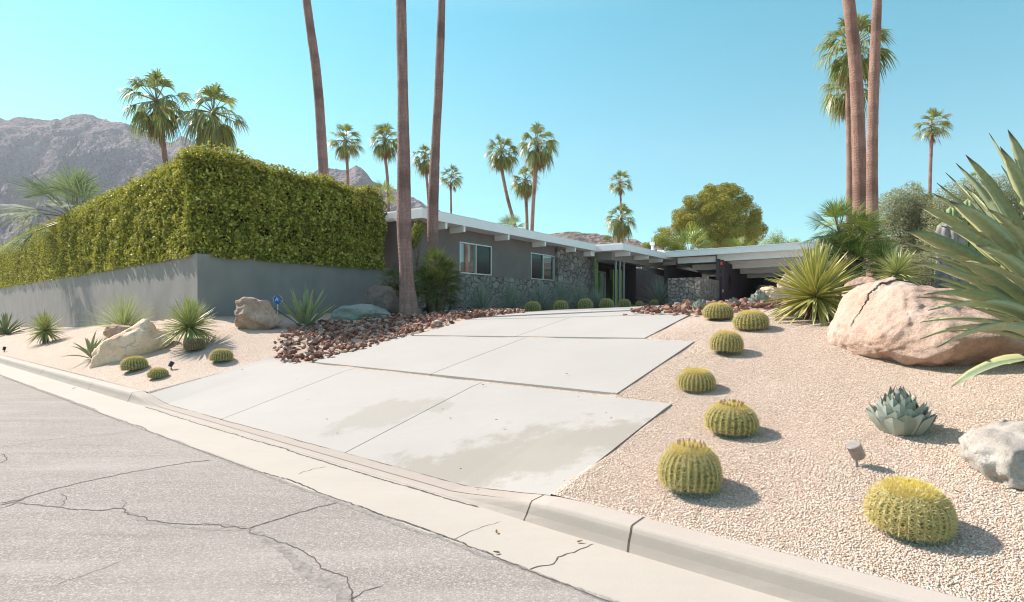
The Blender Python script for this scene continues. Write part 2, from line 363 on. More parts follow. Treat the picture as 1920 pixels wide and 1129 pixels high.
m['spoon'] = blademat('desert_spoon_leaf', (.14,.185,.13), (.40,.44,.36), (.5,.52,.42), (.35,.3,.2), .5, .12, .5)
m['spoongreen'] = blademat('green_sotol_leaf', (.06,.12,.06), (.12,.2,.11), (.2,.27,.16), (.3,.27,.18), .4, .12, .5)
m['wisp'] = blademat('wispy_leaf', (0.288,0.348,0.120), (0.432,0.468,0.192), (0.540,0.552,0.300), (0.744,0.336,0.144), .5, .25, .5)
m['cbody'] = plain('cactus_flesh', (.12,.145,.035), .6, var=.25, sc=15)
t = NT('cactus_flesh_scarred'); o_ = t.obj(); n_ = t.noise(o_, 14, 5); z_ = t.n('ShaderNodeSeparateXYZ'); t.l(o_, z_.inputs[0])
c_ = t.mix(t.mr(n_, .3, .7), (.09,.12,.025), (.15,.17,.045)); c_ = t.mix(t.mr(t.math('ADD', z_.outputs[2], t.math('MULTIPLY', t.math('SUBTRACT', t.noise(o_, 5, 5), .5), .25)), .1, .22, .85, 0), c_, (.22,.15,.08)); m['cbody'] = t.pbr(c_, .65, t.bump(n_, .2, .01))
m['cspine'] = leafmat('cactus_spine', [(0,(.60,.48,.18)),(.5,(.78,.67,.30)),(1,(.90,.84,.52))], .3, (.8,.65,.2), .5)
m['cwool'] = leafmat('cactus_crown_spine', [(0,(0.820,0.660,0.140)),(1,(0.950,0.860,0.360))], .4, (0.900,0.750,0.120), .5)
m['cdead'] = leafmat('dry_cactus_spine', [(0,(.28,.19,.09)),(1,(.45,.33,.17))], .1)
m['cdeadb'] = plain('dry_cactus_flesh', (.16,.11,.06), .8, var=.25)
m['bud'] = plain('cactus_bud', (.36,.21,.10), .8, var=.3, sc=40)
m['colcactus'] = plain('column_cactus', (.17,.22,.08), .6, var=.2, sc=6)
m['palecactus'] = plain('pale_column_cactus', (.17,.20,.15), .6, var=.2, sc=6)
m['limecactus'] = plain('lime_column_cactus', (.26,.38,.04), .6, var=.15, sc=6)
m['cork'] = plain('corky_cactus', (.22,.20,.20), .95, var=.25, sc=10)
def rockmat(name, c1, c2, c3, sc=2.0, dark=(.1,.08,.07), bs=1, vein=.3):
    t = NT(name); p = t.obj(); a = t.noise(p, sc, 8, .65, .4); b = t.noise(p, sc*9, 5, .75); c = t.noise(p, sc*45, 3, .7)
    col = t.ramp(a, [(.3,c1),(.5,c2),(.7,c3)])
    col = t.mix(t.mr(b, .5, .72, 0, .55), col, tuple(x*.6 for x in c1))
    col = t.mix(t.mr(c, .55, .75, 0, .6), col, tuple(min(1, x*1.25) for x in c3))
    col = t.mix(t.mr(c, .25, .4, .6, 0), col, dark)
    vm = t.n('ShaderNodeMix', data_type='VECTOR'); vm.inputs[0].default_value = .35; t.l(t.mapv(p, (1,1,1.4)), vm.inputs[4]); nn_ = t.n('ShaderNodeTexNoise'); t.l(p, nn_.inputs['Vector']); nn_.inputs['Scale'].default_value = sc*2.5; nn_.inputs['Detail'].default_value = 5; t.l(nn_.outputs['Color'], vm.inputs[5]); e = t.vor(vm.outputs[1], sc*.9, 'DISTANCE_TO_EDGE')
    ek = t.math('MULTIPLY', t.mr(e, .004, .022, vein, 0), t.mr(t.noise(p, sc*.8, 3), .5, .6))
    col = t.mix(ek, col, dark)
    h = t.math('SUBTRACT', t.math('ADD', t.math('MULTIPLY', b, 1.0), t.math('MULTIPLY', c, .35)), ek)
    return t.pbr(col, .92, t.bump(h, .9*bs, .03), spec=.2)
m['granite'] = rockmat('pink_granite', (0.391,0.251,0.186), (0.484,0.344,0.274), (0.539,0.437,0.372), 1.5)
m['granitew'] = rockmat('tan_granite', (.66,.42,.28), (.82,.58,.41), (.86,.68,.53), 1.6)
m['granited'] = rockmat('mottled_granite', (.26,.155,.11), (.50,.33,.25), (.70,.51,.40), 2.4)
m['granitebr'] = rockmat('brown_granite', (.15,.11,.09), (.20,.155,.13), (.28,.22,.18), 1.6)
m['granitegr'] = rockmat('grey_granite', (.30,.26,.23), (.42,.38,.34), (.60,.56,.52), 2.6)
m['granitegn'] = rockmat('greenish_slate', (.24,.26,.23), (.30,.32,.29), (.36,.37,.34), 1.4)
t = NT('lava_rubble'); rr = t.math('ADD', t.math('MULTIPLY', t.orand(), .5), t.math('MULTIPLY', t.island(), .5)); o_ = t.obj()
col = t.ramp(t.orand(), [(0,(0.144,0.072,0.060)),(.3,(0.264,0.132,0.102)),(.55,(0.396,0.198,0.138)),(.75,(0.504,0.300,0.216)),(.92,(0.408,0.324,0.300)),(1,(0.600,0.504,0.444))])
col = t.mix(t.mr(t.noise(o_, 18, 5, .7), .4, .7, 0, .6), col, (.15,.08,.06)); m['lava'] = t.pbr(col, .95, t.bump(t.noise(o_, 30, 5, .8), .8, .02), spec=.1)
t = NT('lava_rubble_small'); col = t.ramp(t.island(), [(0,(0.144,0.072,0.060)),(.3,(0.264,0.132,0.102)),(.55,(0.396,0.198,0.138)),(.75,(0.504,0.300,0.216)),(.92,(0.408,0.324,0.300)),(1,(0.600,0.504,0.444))])
col = t.mix(t.mr(t.noise(t.pos(), 18, 5, .7), .4, .7, 0, .6), col, (.15,.08,.06)); m['lava2'] = t.pbr(col, .95, t.bump(t.noise(t.pos(), 30, 5, .8), .8, .02), spec=.1)
def mtn(name, c1, c2, c3):
    t = NT(name); p = t.pos(); a = t.noise(p, .012, 9, .65); b = t.noise(p, .09, 6, .75); v = t.vor(p, .16)
    col = t.mix(t.mr(a, .35, .65), c1, c2); col = t.mix(t.mr(b, .45, .7, 0, .7), col, c3)
    col = t.mix(t.mr(v, .1, .35, .55, 0), col, tuple(x*.45 for x in c1))
    return t.pbr(col, .95, t.bump(t.math('ADD', b, v), 1, 5), spec=0)
m['mtn'] = mtn('desert_mountain', (0.176,0.141,0.145), (0.255,0.211,0.216), (0.343,0.290,0.282))
m['mtn2'] = mtn('desert_hill', (.17,.12,.10), (.28,.20,.165), (.40,.31,.26))
m['soil'] = plain('desert_soil', (.38,.29,.22), .95, var=.2, sc=.2)

# ------------------------------------------------------------------ setting
def hcurb(a): return I(a, [2.35, 3.35, 9.95, 11.0], [.15, .03, .03, .15])
DR = []   # slabs in (a,b): a0,a1,b0,b1
slabs = [(2.46,10.85,3.51,5.66,(5.15,8.05)), (3.17,9.6,5.77,8.07,(6.28,)), (4.0,9.5,8.17,10.02,(6.6,)), (4.2,9.65,10.11,12.6,(6.9,))]
def slabz(a, b, k):
    z = zg(*xy(a, b)) + .02
    if k == 0:
        t_ = np.clip((b-3.5)/2.0, 0, 1); z0 = hcurb(a); zz = zg(*xy(a, 5.5))+.02
        z = z0*(1-t_) + zz*t_ + .002
        t2 = np.clip((b-5.5)/.2, 0, 1); z = z*(1-t2) + (zg(*xy(a, b))+.02)*t2
    return z
mb = MB()
A = np.concatenate([np.arange(-60, -10, 2), np.arange(-10, 2, .2), np.arange(2, 4.4, .06), np.arange(4.4, 9, .2), np.arange(9, 11.4, .06), np.arange(11.4, 20, .2), np.arange(20, 90, 1.5)]); A = A[np.r_[True, np.diff(A) > .01]]
B = np.concatenate([np.arange(3.5, 16, .09), np.arange(16, 45, .6), np.arange(45, 90, 3)]); B = B[np.r_[True, np.diff(B) > .01]]
aa, bb = np.meshgrid(A, B, indexing='ij'); X, Y = xy(aa, bb); Z = zg(X, Y)
for (a0, a1, b0, b1, _) in slabs:
    ins = (aa > a0+.05) & (aa < a1-.05) & (bb > b0-(.1 if b0 < 4 else -.06)) & (bb < b1-.06)
    Z = np.where(ins, np.minimum(Z, slabz(aa, bb, slabs.index((a0, a1, b0, b1, _)))-.07), Z)
nz = np.array([mnoise.noise((x*1.3, y*1.3, 0)) for x, y in zip(X.ravel(), Y.ravel())]).reshape(X.shape)
Z += nz*.02*sm((bb-3.5)/.8)
grid(mb, np.stack([X, Y, Z], -1), flip=True)
gr = mb.build('gravel_ground', m['gravel'], smooth=True); tag(gr, 'pale pink tan gravel covering the front garden slopes', 'gravel', kind='structure')
mb = MB(); mb.add([(-4000,-4000,-.5),(4000,-4000,-.5),(4000,4000,-.5),(-4000,4000,-.5)], [(0,1,2,3)])
tag(mb.build('desert_ground', m['soil']), 'desert ground reaching to the mountains', 'ground', kind='structure')
# road with cracks
def ribbon(mb, pts, w, z, mat, wob=.5, step=.03, jag=.010):
    pts = np.asarray(pts, float); d = np.r_[0, np.cumsum(np.linalg.norm(np.diff(pts[:, :2], axis=0), axis=1))]
    n = max(4, int(d[-1]/step)); s = np.linspace(0, d[-1], n)
    Q = np.stack([np.interp(s, d, pts[:, k]) for k in range(pts.shape[1])], 1)
    tg = np.gradient(Q[:, :2], axis=0); tg /= np.linalg.norm(tg, axis=1)[:, None]+1e-9; nr = np.stack([-tg[:,1], tg[:,0]], 1)
    o = np.cumsum(rng.normal(0, jag, n)); o -= np.linspace(0, o[-1], n); o = np.clip(o, -jag*5, jag*5)
    Q[:, :2] += nr*o[:, None]
    W = w*(.35 + wob*rng.random((n, 2))*1.4); W[0] = W[-1] = w*.1
    zz = Q[:, 2] + z if Q.shape[1] == 3 else np.full(n, z)
    Lf = np.c_[Q[:, :2]+nr*W[:, :1]/2, zz]; Rt = np.c_[Q[:, :2]-nr*W[:, 1:]/2, zz]
    grid(mb, np.stack([Lf, Rt], 1), mat); return mb
def g0(px, py): z = EYE*F/(py-HY); return ((px-CX)/F*z, z)
mb = MB(); A2 = np.r_[np.arange(-60, -6, 3), np.arange(-6, 24, .25), np.arange(24, 160, 4)]; B2 = np.r_[np.linspace(-12, 0, 9), np.arange(.3, 2.6, .25), 2.60]
aa, bb = np.meshgrid(A2, B2, indexing='ij'); X, Y = xy(aa, bb)
edge = np.array([mnoise.noise((a*2.3, 0, 0))*.035 + mnoise.noise((a*9, 3, 0))*.02 for a in A2])
bb[:, -1] = 2.665 + edge; X, Y = xy(aa, bb); Zr = .004 + 0*X
grid(mb, np.stack([X, Y, Zr], -1), 0, flip=True)
cr = [([(0,840),(60,831),(130,822),(200,815),(258,808)], .014), ([(0,945),(40,938),(85,925),(115,916),(150,908),(230,890),(300,877),(350,868),(395,864)], .03),
 ([(0,955),(30,945),(60,950),(130,955),(180,959),(230,955),(250,970),(280,982),(330,986),(400,990),(450,993),(465,993)], .022),
 ([(0,949),(25,943),(45,938)], .05), ([(465,993),(500,980),(545,965),(590,952),(635,943)], .026),
 ([(465,993),(500,1010),(540,1030),(580,1055),(610,1075),(640,1085),(655,1105),(668,1150)], .018),
 ([(655,1129),(690,1110),(720,1100)], .012), ([(0,758),(60,756),(115,751)], .012), ([(118,925),(133,930),(128,940),(112,952)], .012),
 ([(230,955),(240,945),(228,938)], .008), ([(90,1103),(150,1080),(200,1065),(245,1046)], .007), ([(0,905),(50,897),(95,888)], .009),
 ([(0,852),(12,860),(0,872)], .02), ([(180,960),(215,950),(250,946)], .008), ([(380,985),(430,980),(465,988)], .008)]
for pts, w in cr: ribbon(mb, [g0(*q) for q in pts], w*.72, .0062, 1)
ribbon(mb, [g0(*q) for q in [(465,996),(520,1022),(560,1045),(600,1075),(640,1095),(650,1150)]], .10, .005, 2, .5, .05)
ribbon(mb, [g0(*q) for q in [(230,958),(280,985),(400,994),(465,996)]], .05, .005, 2, .5, .05)
ep = [xy(a, 2.655) for a in np.arange(-6, 40, .3)]
ribbon(mb, ep, .035, .0055, 2, .8, .04, .006); ribbon(mb, [xy(a, 2.665) for a in np.arange(-6, 30, .3)], 0.010, .0068, 1, .9, .03, .006)
tag(mb.build('road', [m['asphalt'], m['crack'], m['tar']]), 'light grey cracked asphalt road', 'road', kind='structure')
# gutter and kerb
mb = MB(); A3 = np.r_[np.arange(-60, -6, 2), np.arange(-6, 24, .2), np.arange(24, 160, 3)]
grid(mb, np.stack([np.stack([*xy(A3, b + 0*A3), 0*A3+z], -1) for b, z in [(2.60,.0),(2.95,.0),(3.28,.0)]], 1), 0, flip=True)
ribbon(mb, [g0(*q) for q in [(988,1071),(1012,1060),(1035,1058),(1060,1038),(1085,1030),(1114,1020)]], .013, .0018, 1)
ribbon(mb, [g0(*q) for q in [(845,1012),(890,994),(940,978)]], .006, .0018, 1); ribbon(mb, [g0(*q) for q in [(560,890),(590,880),(612,874)]], .008, .0018, 1)
tag(mb.build('gutter', [m['gutter'], m['joint']]), 'cream concrete gutter beside the road', 'gutter', kind='structure')
mb = MB(); h = hcurb(A3); prof = [(3.24,-.03,0),(3.262,.0,0),(3.29,.0,.35),(3.312,.0,.75),(3.325,-.016,1),(3.336,-.006,1),(3.352,-.001,1),(3.375,.0,1),(3.515,.003,1),(3.52,-.15,1)]
wob = np.array([mnoise.noise((a*1.7, 0, 5))*.006+mnoise.noise((a*7, 0, 5))*.004 for a in A3])
rows = []
for b, dz, f in prof:
    bo = b + (wob if f else 0) + (1-np.clip((h-.03)/.12, 0, 1))*(.03*(b < 3.34))
    rows.append(np.stack([*xy(A3, bo), h*f + dz*(1 if f < 1 or b > 3.51 else np.clip(h/.15, .3, 1))], -1))
grid(mb, np.stack(rows, 1), 0, flip=True)
def kj(a, w=.010):   # joint line over the kerb
    hh = float(hcurb(a)); wb = mnoise.noise((a*1.7, 0, 5))*.006 + mnoise.noise((a*7, 0, 5))*.004; L_ = []
    for b, dz, f in prof[1:-1]:
        bo = b + (wb if f else 0) + (1-min(1, max(0, (hh-.03)/.12)))*(.03*(b < 3.34)) - .0016; z = hh*f + dz*(1 if f < 1 or b > 3.51 else min(1, max(.3, hh/.15))) + .0016
        j = rng.normal(0, .004); L_.append([(*xy(a-w/2+j, bo), z), (*xy(a+w/2+j, bo), z)])
    grid(mb, np.array(L_), 1)
for a in (1.72, 13.2, 17.0, 20.8, 24.6, 11.0, -.9, -3.9): kj(a, .014 if a == 1.72 else .009)
for a in (2.55,): kj(a, .010)
seam = [xy(a, 3.508) for a in np.arange(2.5, 10.9, .2)]
ribbon(mb, [(x, y, float(hcurb(ab(x, y)[0]))) for x, y in seam], .010, .005, 1, .9, .05, .004)
ribbon(mb, [(*xy(a, 3.262), .0) for a in np.arange(3.0, 10.4, .2)], .016, .0018, 1, 1.1, .04, .004)
tag(mb.build('kerb', [m['curb'], m['joint']]), 'pale concrete kerb dropping at the driveway', 'kerb', kind='structure')
# driveway
mb = MB()
for k, (a0, a1, b0, b1, js) in enumerate(slabs):
    cuts = [a0, *js, a1]
    for i in range(len(cuts)-1):
        ca, cb = cuts[i] + (.007 if i else 0), cuts[i+1] - (.007 if i < len(cuts)-2 else 0)
        na, nb = 14, 12; aa, bb = np.meshgrid(np.linspace(ca, cb, na), np.linspace(b0, b1, nb), indexing='ij')
        bend = .04*np.sin(aa*1.1+k)*(k > 0)
        X, Y = xy(aa, bb + 0*bend); Zs = slabz(aa, bb, k); Pt = np.stack([X, Y, Zs], -1); grid(mb, Pt, flip=True)
        for E in (Pt[0], Pt[-1][::-1], Pt[:, -1], Pt[:, 0][::-1]):
            lo = E.copy(); lo[:, 2] -= .17; grid(mb, np.stack([E, lo], 1))
def chain(c, n=44):
    c = np.array(c); d = np.r_[0, np.cumsum(np.linalg.norm(np.diff(c, axis=0), axis=1))]; s = np.linspace(0, d[-1], n)
    return np.stack([np.interp(s, d, c[:, i]) for i in (0, 1)], 1)
L1 = chain([xy(9.7,12.69), xy(9.75,14.0), hs(hp(1010,3.2),3.2), hs(hp(1100,3.3),3.3), hs(hp(1226,3.5),3.5), (8.6,30.3), (10.3,29.95), (12.5,33.2), (17.3,41)])
R1 = chain([xy(4.3,12.69), xy(3.0,14.2), xy(.3,17), xy(-3,21), xy(-6,25), xy(-8,29), (24,33), (27,37)])
W_ = np.linspace(0, 1, 14)[None, :, None]; Q = L1[:, None]*(1-W_) + R1[:, None]*W_
Zp = zg(Q[..., 0], Q[..., 1]) + .025; Pt = np.concatenate([Q, Zp[..., None]], -1); grid(mb, Pt)
for E in (Pt[0][::-1], Pt[-1], Pt[:, -1][::-1], Pt[:, 0]):
    lo = E.copy(); lo[:, 2] -= .14; grid(mb, np.stack([E, lo], 1))
tag(mb.build('driveway', m['concrete']), 'stepped pale concrete driveway slabs with gravel joints', 'driveway', kind='structure')
# mountains
def ridge(name, sil, r0, r1, mt, seed, amp=.16, label=''):
    sx = np.array([p[0] for p in sil]); sy = np.array([HY-p[1] for p in sil]); n, k = 420, 110
    px = np.linspace(sx[0], sx[-1], n); u = (px-CX)/F; hgt = np.interp(px, sx, sy)/F; t_ = np.linspace(0, 1.25, k)
    V = np.zeros((n, k, 3))
    for i in range(n):
        for j in range(k):
            tt = t_[j]; r = r0 + (r1-r0)*tt; x, y = u[i]*r, r
            base = hgt[i]*r1*(tt**1.15 if tt <= 1 else 1-(tt-1)*1.2)
            q = (x*.0085, y*.0085, seed)
            rd = 1-abs(mnoise.fractal((x*.011+.4*mnoise.noise(q), y*.006, seed), .9, 2.1, 6))*2.4
            fn = mnoise.fractal((x*.05, y*.05, seed+3), .8, 2, 4)
            env = min(1, tt*2.2)*(1-.93*min(1, max(0, (tt-.55)/.45))) if tt <= 1 else .07
            z = base + hgt[i]*r1*amp*(rd-.6)*env + fn*r1*.0035*(1 if tt < 1 else .4)
            V[i, j] = (x, y, EYE*(tt > 0) + z)
    mb = MB(); grid(mb, V, flip=True); return tag(mb.build(name, mt, smooth=False), label, 'mountain', kind='structure')
ridge('mountain', [(-900,330),(-500,250),(-200,235),(0,219),(71,220),(120,217),(163,213),(198,220),(244,231),(283,254),(305,266),(320,266),(340,254),(365,266),(390,282),(440,290),(492,303),(540,330),(600,380),(700,470)], 380, 900, m['mtn'], 1.3, .14, 'broad hazy purple grey desert mountain behind the hedge')
ridge('rocky_peak', [(520,420),(560,350),(584,320),(598,312),(613,308),(633,314),(650,316),(667,308),(678,314),(687,323),(698,339),(744,356),(769,370),(806,385),(844,401),(911,415),(980,438),(1040,470),(1100,520)], 420, 760, m['mtn'], 5.1, .18, 'small rocky peak sloping down behind the house roof')
ridge('hill', [(900,560),(960,470),(1000,448),(1025,438),(1078,431),(1119,439),(1160,447),(1197,453),(1240,466),(1300,500),(1400,560)], 300, 560, m['mtn2'], 9.7, .15, 'low brown rocky hill beyond the roof')

# ------------------------------------------------------------------ retaining wall + hedge
WC = (-8.06, 14.5); WL = (-.746, .666); WR = (.567, .824)
def wl(t): return (WC[0]+WL[0]*t, WC[1]+WL[1]*t)
def wr(t): return (WC[0]+WR[0]*t, WC[1]+WR[1]*t)
TOPW = 2.985
mb = MB(); th = .22
# inner offsets
nl = (WL[1], -WL[0]); nl = (.666, .746); nr_ = (-.824, .567)
def wallrun(f, nrm, t0, t1, n):
    ts = np.linspace(t0, t1, n)
    o = np.array([f(t_) for t_ in ts]); i_ = o + np.array(nrm)*th
    zb = np.array([gz(*q)-.35 for q in o])
    P4 = np.stack([np.c_[o, zb], np.c_[o, 0*zb+TOPW-.012], np.c_[o+np.array(nrm)*.012, 0*zb+TOPW], np.c_[i_, 0*zb+TOPW], np.c_[i_, zb]], 1)
    return P4
c_in = np.array(WC) + np.array([.666,.746])*.0
Lr = wallrun(wl, nl, 0, 60, 30); Rr = wallrun(wr, nr_, 0, 8.0, 12)
inner = np.array([WC[0]-.03, WC[1]+.30]); Lr[0, 3:, :2] = inner; Rr[0, 3:, :2] = inner; mid = np.array([WC[0]-.002, WC[1]+.016]); Lr[0, 2, :2] = mid; Rr[0, 2, :2] = mid
grid(mb, Lr, flip=False); grid(mb, Rr, flip=True)
for E in (Lr[-1], Rr[-1]): mb.add(E, [(0,1,2,3,4)])
tag(mb.build('retaining_wall', m['wall']), 'low grey stucco retaining wall under the hedge, turning a corner', 'wall')
hd = thing('hedge', 'tall clipped green hedge growing above the grey retaining wall', 'hedge')
HT, HD = 5.52, 1.3
def hedge_pt(u, v, run):   # surface samples: u along, v up the outline (0 bottom face .. 1 top .. over)
    pass
pts, nrs = [], []
def hedge_face(f, out, t0, t1, n, ztop, z0=TOPW-.07, off=.045):
    t_ = rng.uniform(t0, t1, n); z = z0 + (ztop-z0)*rng.random(n)
    lump = np.array([mnoise.noise((tt*.8, zz*.8, 2))*.13 + mnoise.noise((tt*3.6, zz*3.6, 7))*.15 for tt, zz in zip(t_, z)])
    rnd = np.clip((z-(ztop-.45))/.45, 0, 1); low = np.clip(1-(z-z0)/.3, 0, 1)
    o = off + np.clip(lump, -.22, .22)*(1-low*.8) - .25*rnd**2 - rng.random(n)**2*.30+.05 - .45*np.clip(1-t_/.8, 0, 1)**2 - .25*np.clip(1-t_/1.2, 0, 1)*rnd
    B0 = np.array([f(tt) for tt in t_]); X_ = B0 + np.array(out)*o[:, None]
    p = np.c_[X_, z]; nn = np.c_[np.tile(out, (n,1)), .35+.8*rnd]
    hole = np.array([mnoise.noise((a_*3.1, b_*3.1, c_*3.1)) + .7*mnoise.noise((a_*6.5, b_*6.5, c_*6.5)) for a_, b_, c_ in p]); kp = (hole > -.28) | (rng.random(n) < .25) | (rnd > .5)
    pts.append(p[kp]); nrs.append(nn[kp])
def hedge_top(f, out, t0, t1, n, ztop, d=HD):
    t_ = rng.uniform(t0, t1, n); w_ = rng.uniform(-.02, d, n)
    z = ztop + np.array([mnoise.noise((tt*1.1, ww*1.1, 4))*.17 + mnoise.noise((tt*4, ww*4, 9))*.06 for tt, ww in zip(t_, w_)]) - np.clip(.25-w_, 0, .25)*.5 + rng.random(n)**3*.24
    X_ = np.array([f(tt) for tt in t_]) - np.array(out)*w_[:, None]; pts.append(np.c_[X_, z]); nrs.append(np.tile((out[0]*.2, out[1]*.2, 1), (n, 1)))
OL, OR = (-.666,-.746), (.824,-.567)
hedge_face(wl, OL, -.08, 14, 46000, HT+.1); hedge_face(wl, OL, 14, 55, 46000, HT+.25)
hedge_top(wl, OL, 0, 20, 13000, HT+.14); hedge_top(wl, OL, 20, 55, 9000, HT+.28)
hedge_face(wr, OR, -.08, 6.3, 42000, HT+.0); hedge_top(wr, OR, 0, 6.3, 10000, HT+.04)
p = np.concatenate(pts); nn = np.concatenate(nrs); mb = MB(); leaves(mb, p, nn, .098, .58, 1.0); mb.build('foliage', m['hedge'], hd)
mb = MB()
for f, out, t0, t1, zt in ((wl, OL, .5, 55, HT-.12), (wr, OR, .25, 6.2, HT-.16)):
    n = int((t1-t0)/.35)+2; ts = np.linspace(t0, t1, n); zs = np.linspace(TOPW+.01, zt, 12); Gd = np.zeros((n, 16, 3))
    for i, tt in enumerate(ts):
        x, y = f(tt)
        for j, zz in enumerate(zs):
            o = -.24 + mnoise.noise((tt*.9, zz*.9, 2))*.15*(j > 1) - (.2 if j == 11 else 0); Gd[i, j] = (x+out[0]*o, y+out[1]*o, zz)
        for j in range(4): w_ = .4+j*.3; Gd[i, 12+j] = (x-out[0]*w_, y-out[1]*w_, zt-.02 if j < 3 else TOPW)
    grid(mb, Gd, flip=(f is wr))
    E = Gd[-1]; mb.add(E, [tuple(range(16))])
mb.build('shade_core', m['hedgecore'], hd)  # dark inset shell, its colour stands in for shade between the leaves

# ------------------------------------------------------------------ palms
def fan(mb, o, fw, up, Rr, nl=20, spread=2.0, droop=.25, mat=0, wide=1.0, stiff=.45):
    fw = np.asarray(fw, float); fw /= np.linalg.norm(fw); sd = np.cross(fw, up); sd /= np.linalg.norm(sd)+1e-9; un = np.cross(sd, fw)
    ph = np.linspace(-spread/2, spread/2, nl) + rng.normal(0, .03, nl); t_ = np.array([0, .4, .72, 1.])
    dr = np.cos(ph)[:, None]*fw + np.sin(ph)[:, None]*sd; Ln = Rr*(1-.25*(np.abs(ph)/(spread/2))**2)*rng.uniform(.88, 1.06, nl)
    C = o + dr[:, None]*(Ln[:, None]*t_)[..., None]
    C = C - un*(np.abs(ph)[:, None, None]*.12*(Ln[:, None]*t_)[..., None])
    dd = (droop*rng.uniform(.6, 1.4, nl))[:, None]*np.clip(t_-stiff, 0, 1)[None]**1.3*Ln[:, None]*1.7
    C[..., 2] -= dd
    pull = np.clip(t_-stiff, 0, 1)[None, :, None]*droop*.5*Ln[:, None, None]; C = C - dr[:, None]*pull
    sv = np.cross(dr, un)[:, None]; w = (spread/nl*Rr*wide)*np.array([.02, .42, .3, .02])
    V = np.stack([C-sv*w[None, :, None]/2, C+sv*w[None, :, None]/2 + un*w[None, :, None]*.25], 2)
    c = 2; i0 = (np.arange(nl)*8)[:, None] + (np.arange(3)*2)[None]
    q = np.stack([i0, i0+1, i0+3, i0+2], -1).reshape(-1, 4); mb.add(V.reshape(-1,3), q, mat)
def crown(seed, nf=34, ndead=10, droop=.34, nl=18, top=85, low=-50, R0=1.0, pet=.5):
    """unit washingtonia crown: mesh green, mesh dead"""
    global rng; keep = rng; rng = np.random.default_rng(seed)
    g, dd = MB(), MB(); ga = 2.399
    for i in range(nf):
        f = (i+.5)/nf; el = R(top + (low-top)*f**.85 + rng.normal(0, 6)); az = i*ga + rng.normal(0, .25)
        d = np.array([math.cos(el)*math.cos(az), math.cos(el)*math.sin(az), math.sin(el)]); pl = pet*rng.uniform(.8, 1.15)*R0
        k = pl*np.linspace(0, 1, 4)[:, None]; Pp = d*k; Pp[:, 2] -= .12*(k[:, 0]/pl)**2*pl*math.cos(el)
        tube(g, Pp, [.018, .014, .011, .009], 4, 1, cap=False)
        fw = Pp[-1]-Pp[-2]; upv = np.array([0, 0, 1.]) if abs(el) < R(75) else np.array([math.cos(az), math.sin(az), 0])*-1
        upv = upv + rng.normal(0, .25, 3); Rf = .55*R0*rng.uniform(.85, 1.15)
        fan(g, Pp[-1]-fw*.3, fw, upv, Rf, nl, rng.uniform(1.9, 2.6), droop*(1+.9*f), 0, 1.1)
    for i in range(ndead):
        az = rng.uniform(0, 6.28); el = R(rng.uniform(-85, -55)); d = np.array([math.cos(el)*math.cos(az), math.cos(el)*math.sin(az), math.sin(el)])
        pl = rng.uniform(.25, .55); Pp = d*pl*np.linspace(0, 1, 3)[:, None]; Pp[:, 2] -= .06
        tube(dd, Pp, [.018, .014, .009], 4, 0, cap=False); fan(dd, Pp[-1], Pp[-1]-Pp[-2], (math.cos(az), math.sin(az), .2), rng.uniform(.35, .55), 10, 1.2, .2, 0, 1.0)
    rng = keep; return g, dd
CR = []
for sd, kw in [(11, {}), (12, dict(nf=40, ndead=16, low=-62, droop=.42)), (13, dict(nf=28, ndead=6, droop=.28, low=-35)), (14, dict(nf=36, ndead=22, low=-70, droop=.5))]:
    g, dd = crown(sd, **kw); a_ = g.build('crown', [m['palmleaf'], m['petiole']]); b_ = dd.build('dead_fronds', m['deadleaf'])
    for o in (a_, b_): COL.objects.unlink(o)
    CR.append((a_.data, b_.data))
def palm(label, prof, Z, cr=None, kind=0, rad=1.8, group='fan palms', trunk='trunk', rz=0, dead=True):
    """prof: (px, py, width px) from top to bottom at depth Z"""
    x0, y0, zb = at(prof[-1][0], Z); zb -= .15; base = (x0, y0, zb)
    root = thing('palm_tree', label, 'palm tree', base, 0, group)
    pt = [P(a_, b_, Z) for a_, b_, _ in prof]; ra = [w/2*Z/F for *_, w in prof]
    if pt[-1][2] > zb: pt.append((x0, y0, zb-.2)); ra.append(ra[-1]*1.15)
    else: pt[-1] = (pt[-1][0], pt[-1][1], zb-.1)
    pt = np.array(pt) - np.array(base); zz = pt[:, 2]; ns = max(12, int((zz[0]-zz[-1])/(.12 if Z < 35 else .5)))
    s = np.linspace(zz[-1], zz[0], ns); px_ = np.interp(s, zz[::-1], pt[::-1, 0]); rr = np.interp(s, zz[::-1], np.array(ra)[::-1])
    ker = np.ones(7)/7
    if ns > 20:
        px_[3:-3] = np.convolve(px_, ker, 'valid'); rr[3:-3] = np.convolve(rr, ker, 'valid')
    rr = rr*(1 + rng.normal(0, .013, ns)); py_ = .10*np.sin(s*.5)*(Z < 30)*.3
    mb = MB(); tube(mb, np.c_[px_, py_, s], rr, 20 if Z < 30 else 8); mb.build('trunk', m[trunk], root, smooth=True)
    if cr is None: cr = None
    else:
        cp = np.array(P(cr[0], cr[1], Z)) - np.array(base)
        for k, nm in ((0, 'crown'), (1, 'dead_fronds')):
            if k == 1 and not dead: continue
            o = D.objects.new(nm, CR[kind][k]); COL.objects.link(o); o.parent = root; o.location = cp; o.scale = (rad,)*3; o.rotation_euler = (0, 0, rz)
    return root
def extend(prof, top):   # continue a trunk above the frame to its crown
    (x1, y1, w1), (x2, y2, w2) = prof[0], prof[1]; k = (x1-x2)/(y1-y2); return [(x1+k*(top-y1)*.5, top, w1*.85)] + prof
p1 = extend([(752,-10,19),(754,100,20),(755.5,180,19.5),(756,250,22),(757,300,24),(757,380,26),(757,430,28),(760,480,25),(761,510,25),(763,540,29),(767,583,38)], -420)
palm('tall thick palm trunk rising beside the end of the hedge, wide flared foot', p1, 15.6, (p1[0][0], -420), 0, 1.9, 'tall street palms', rz=1)
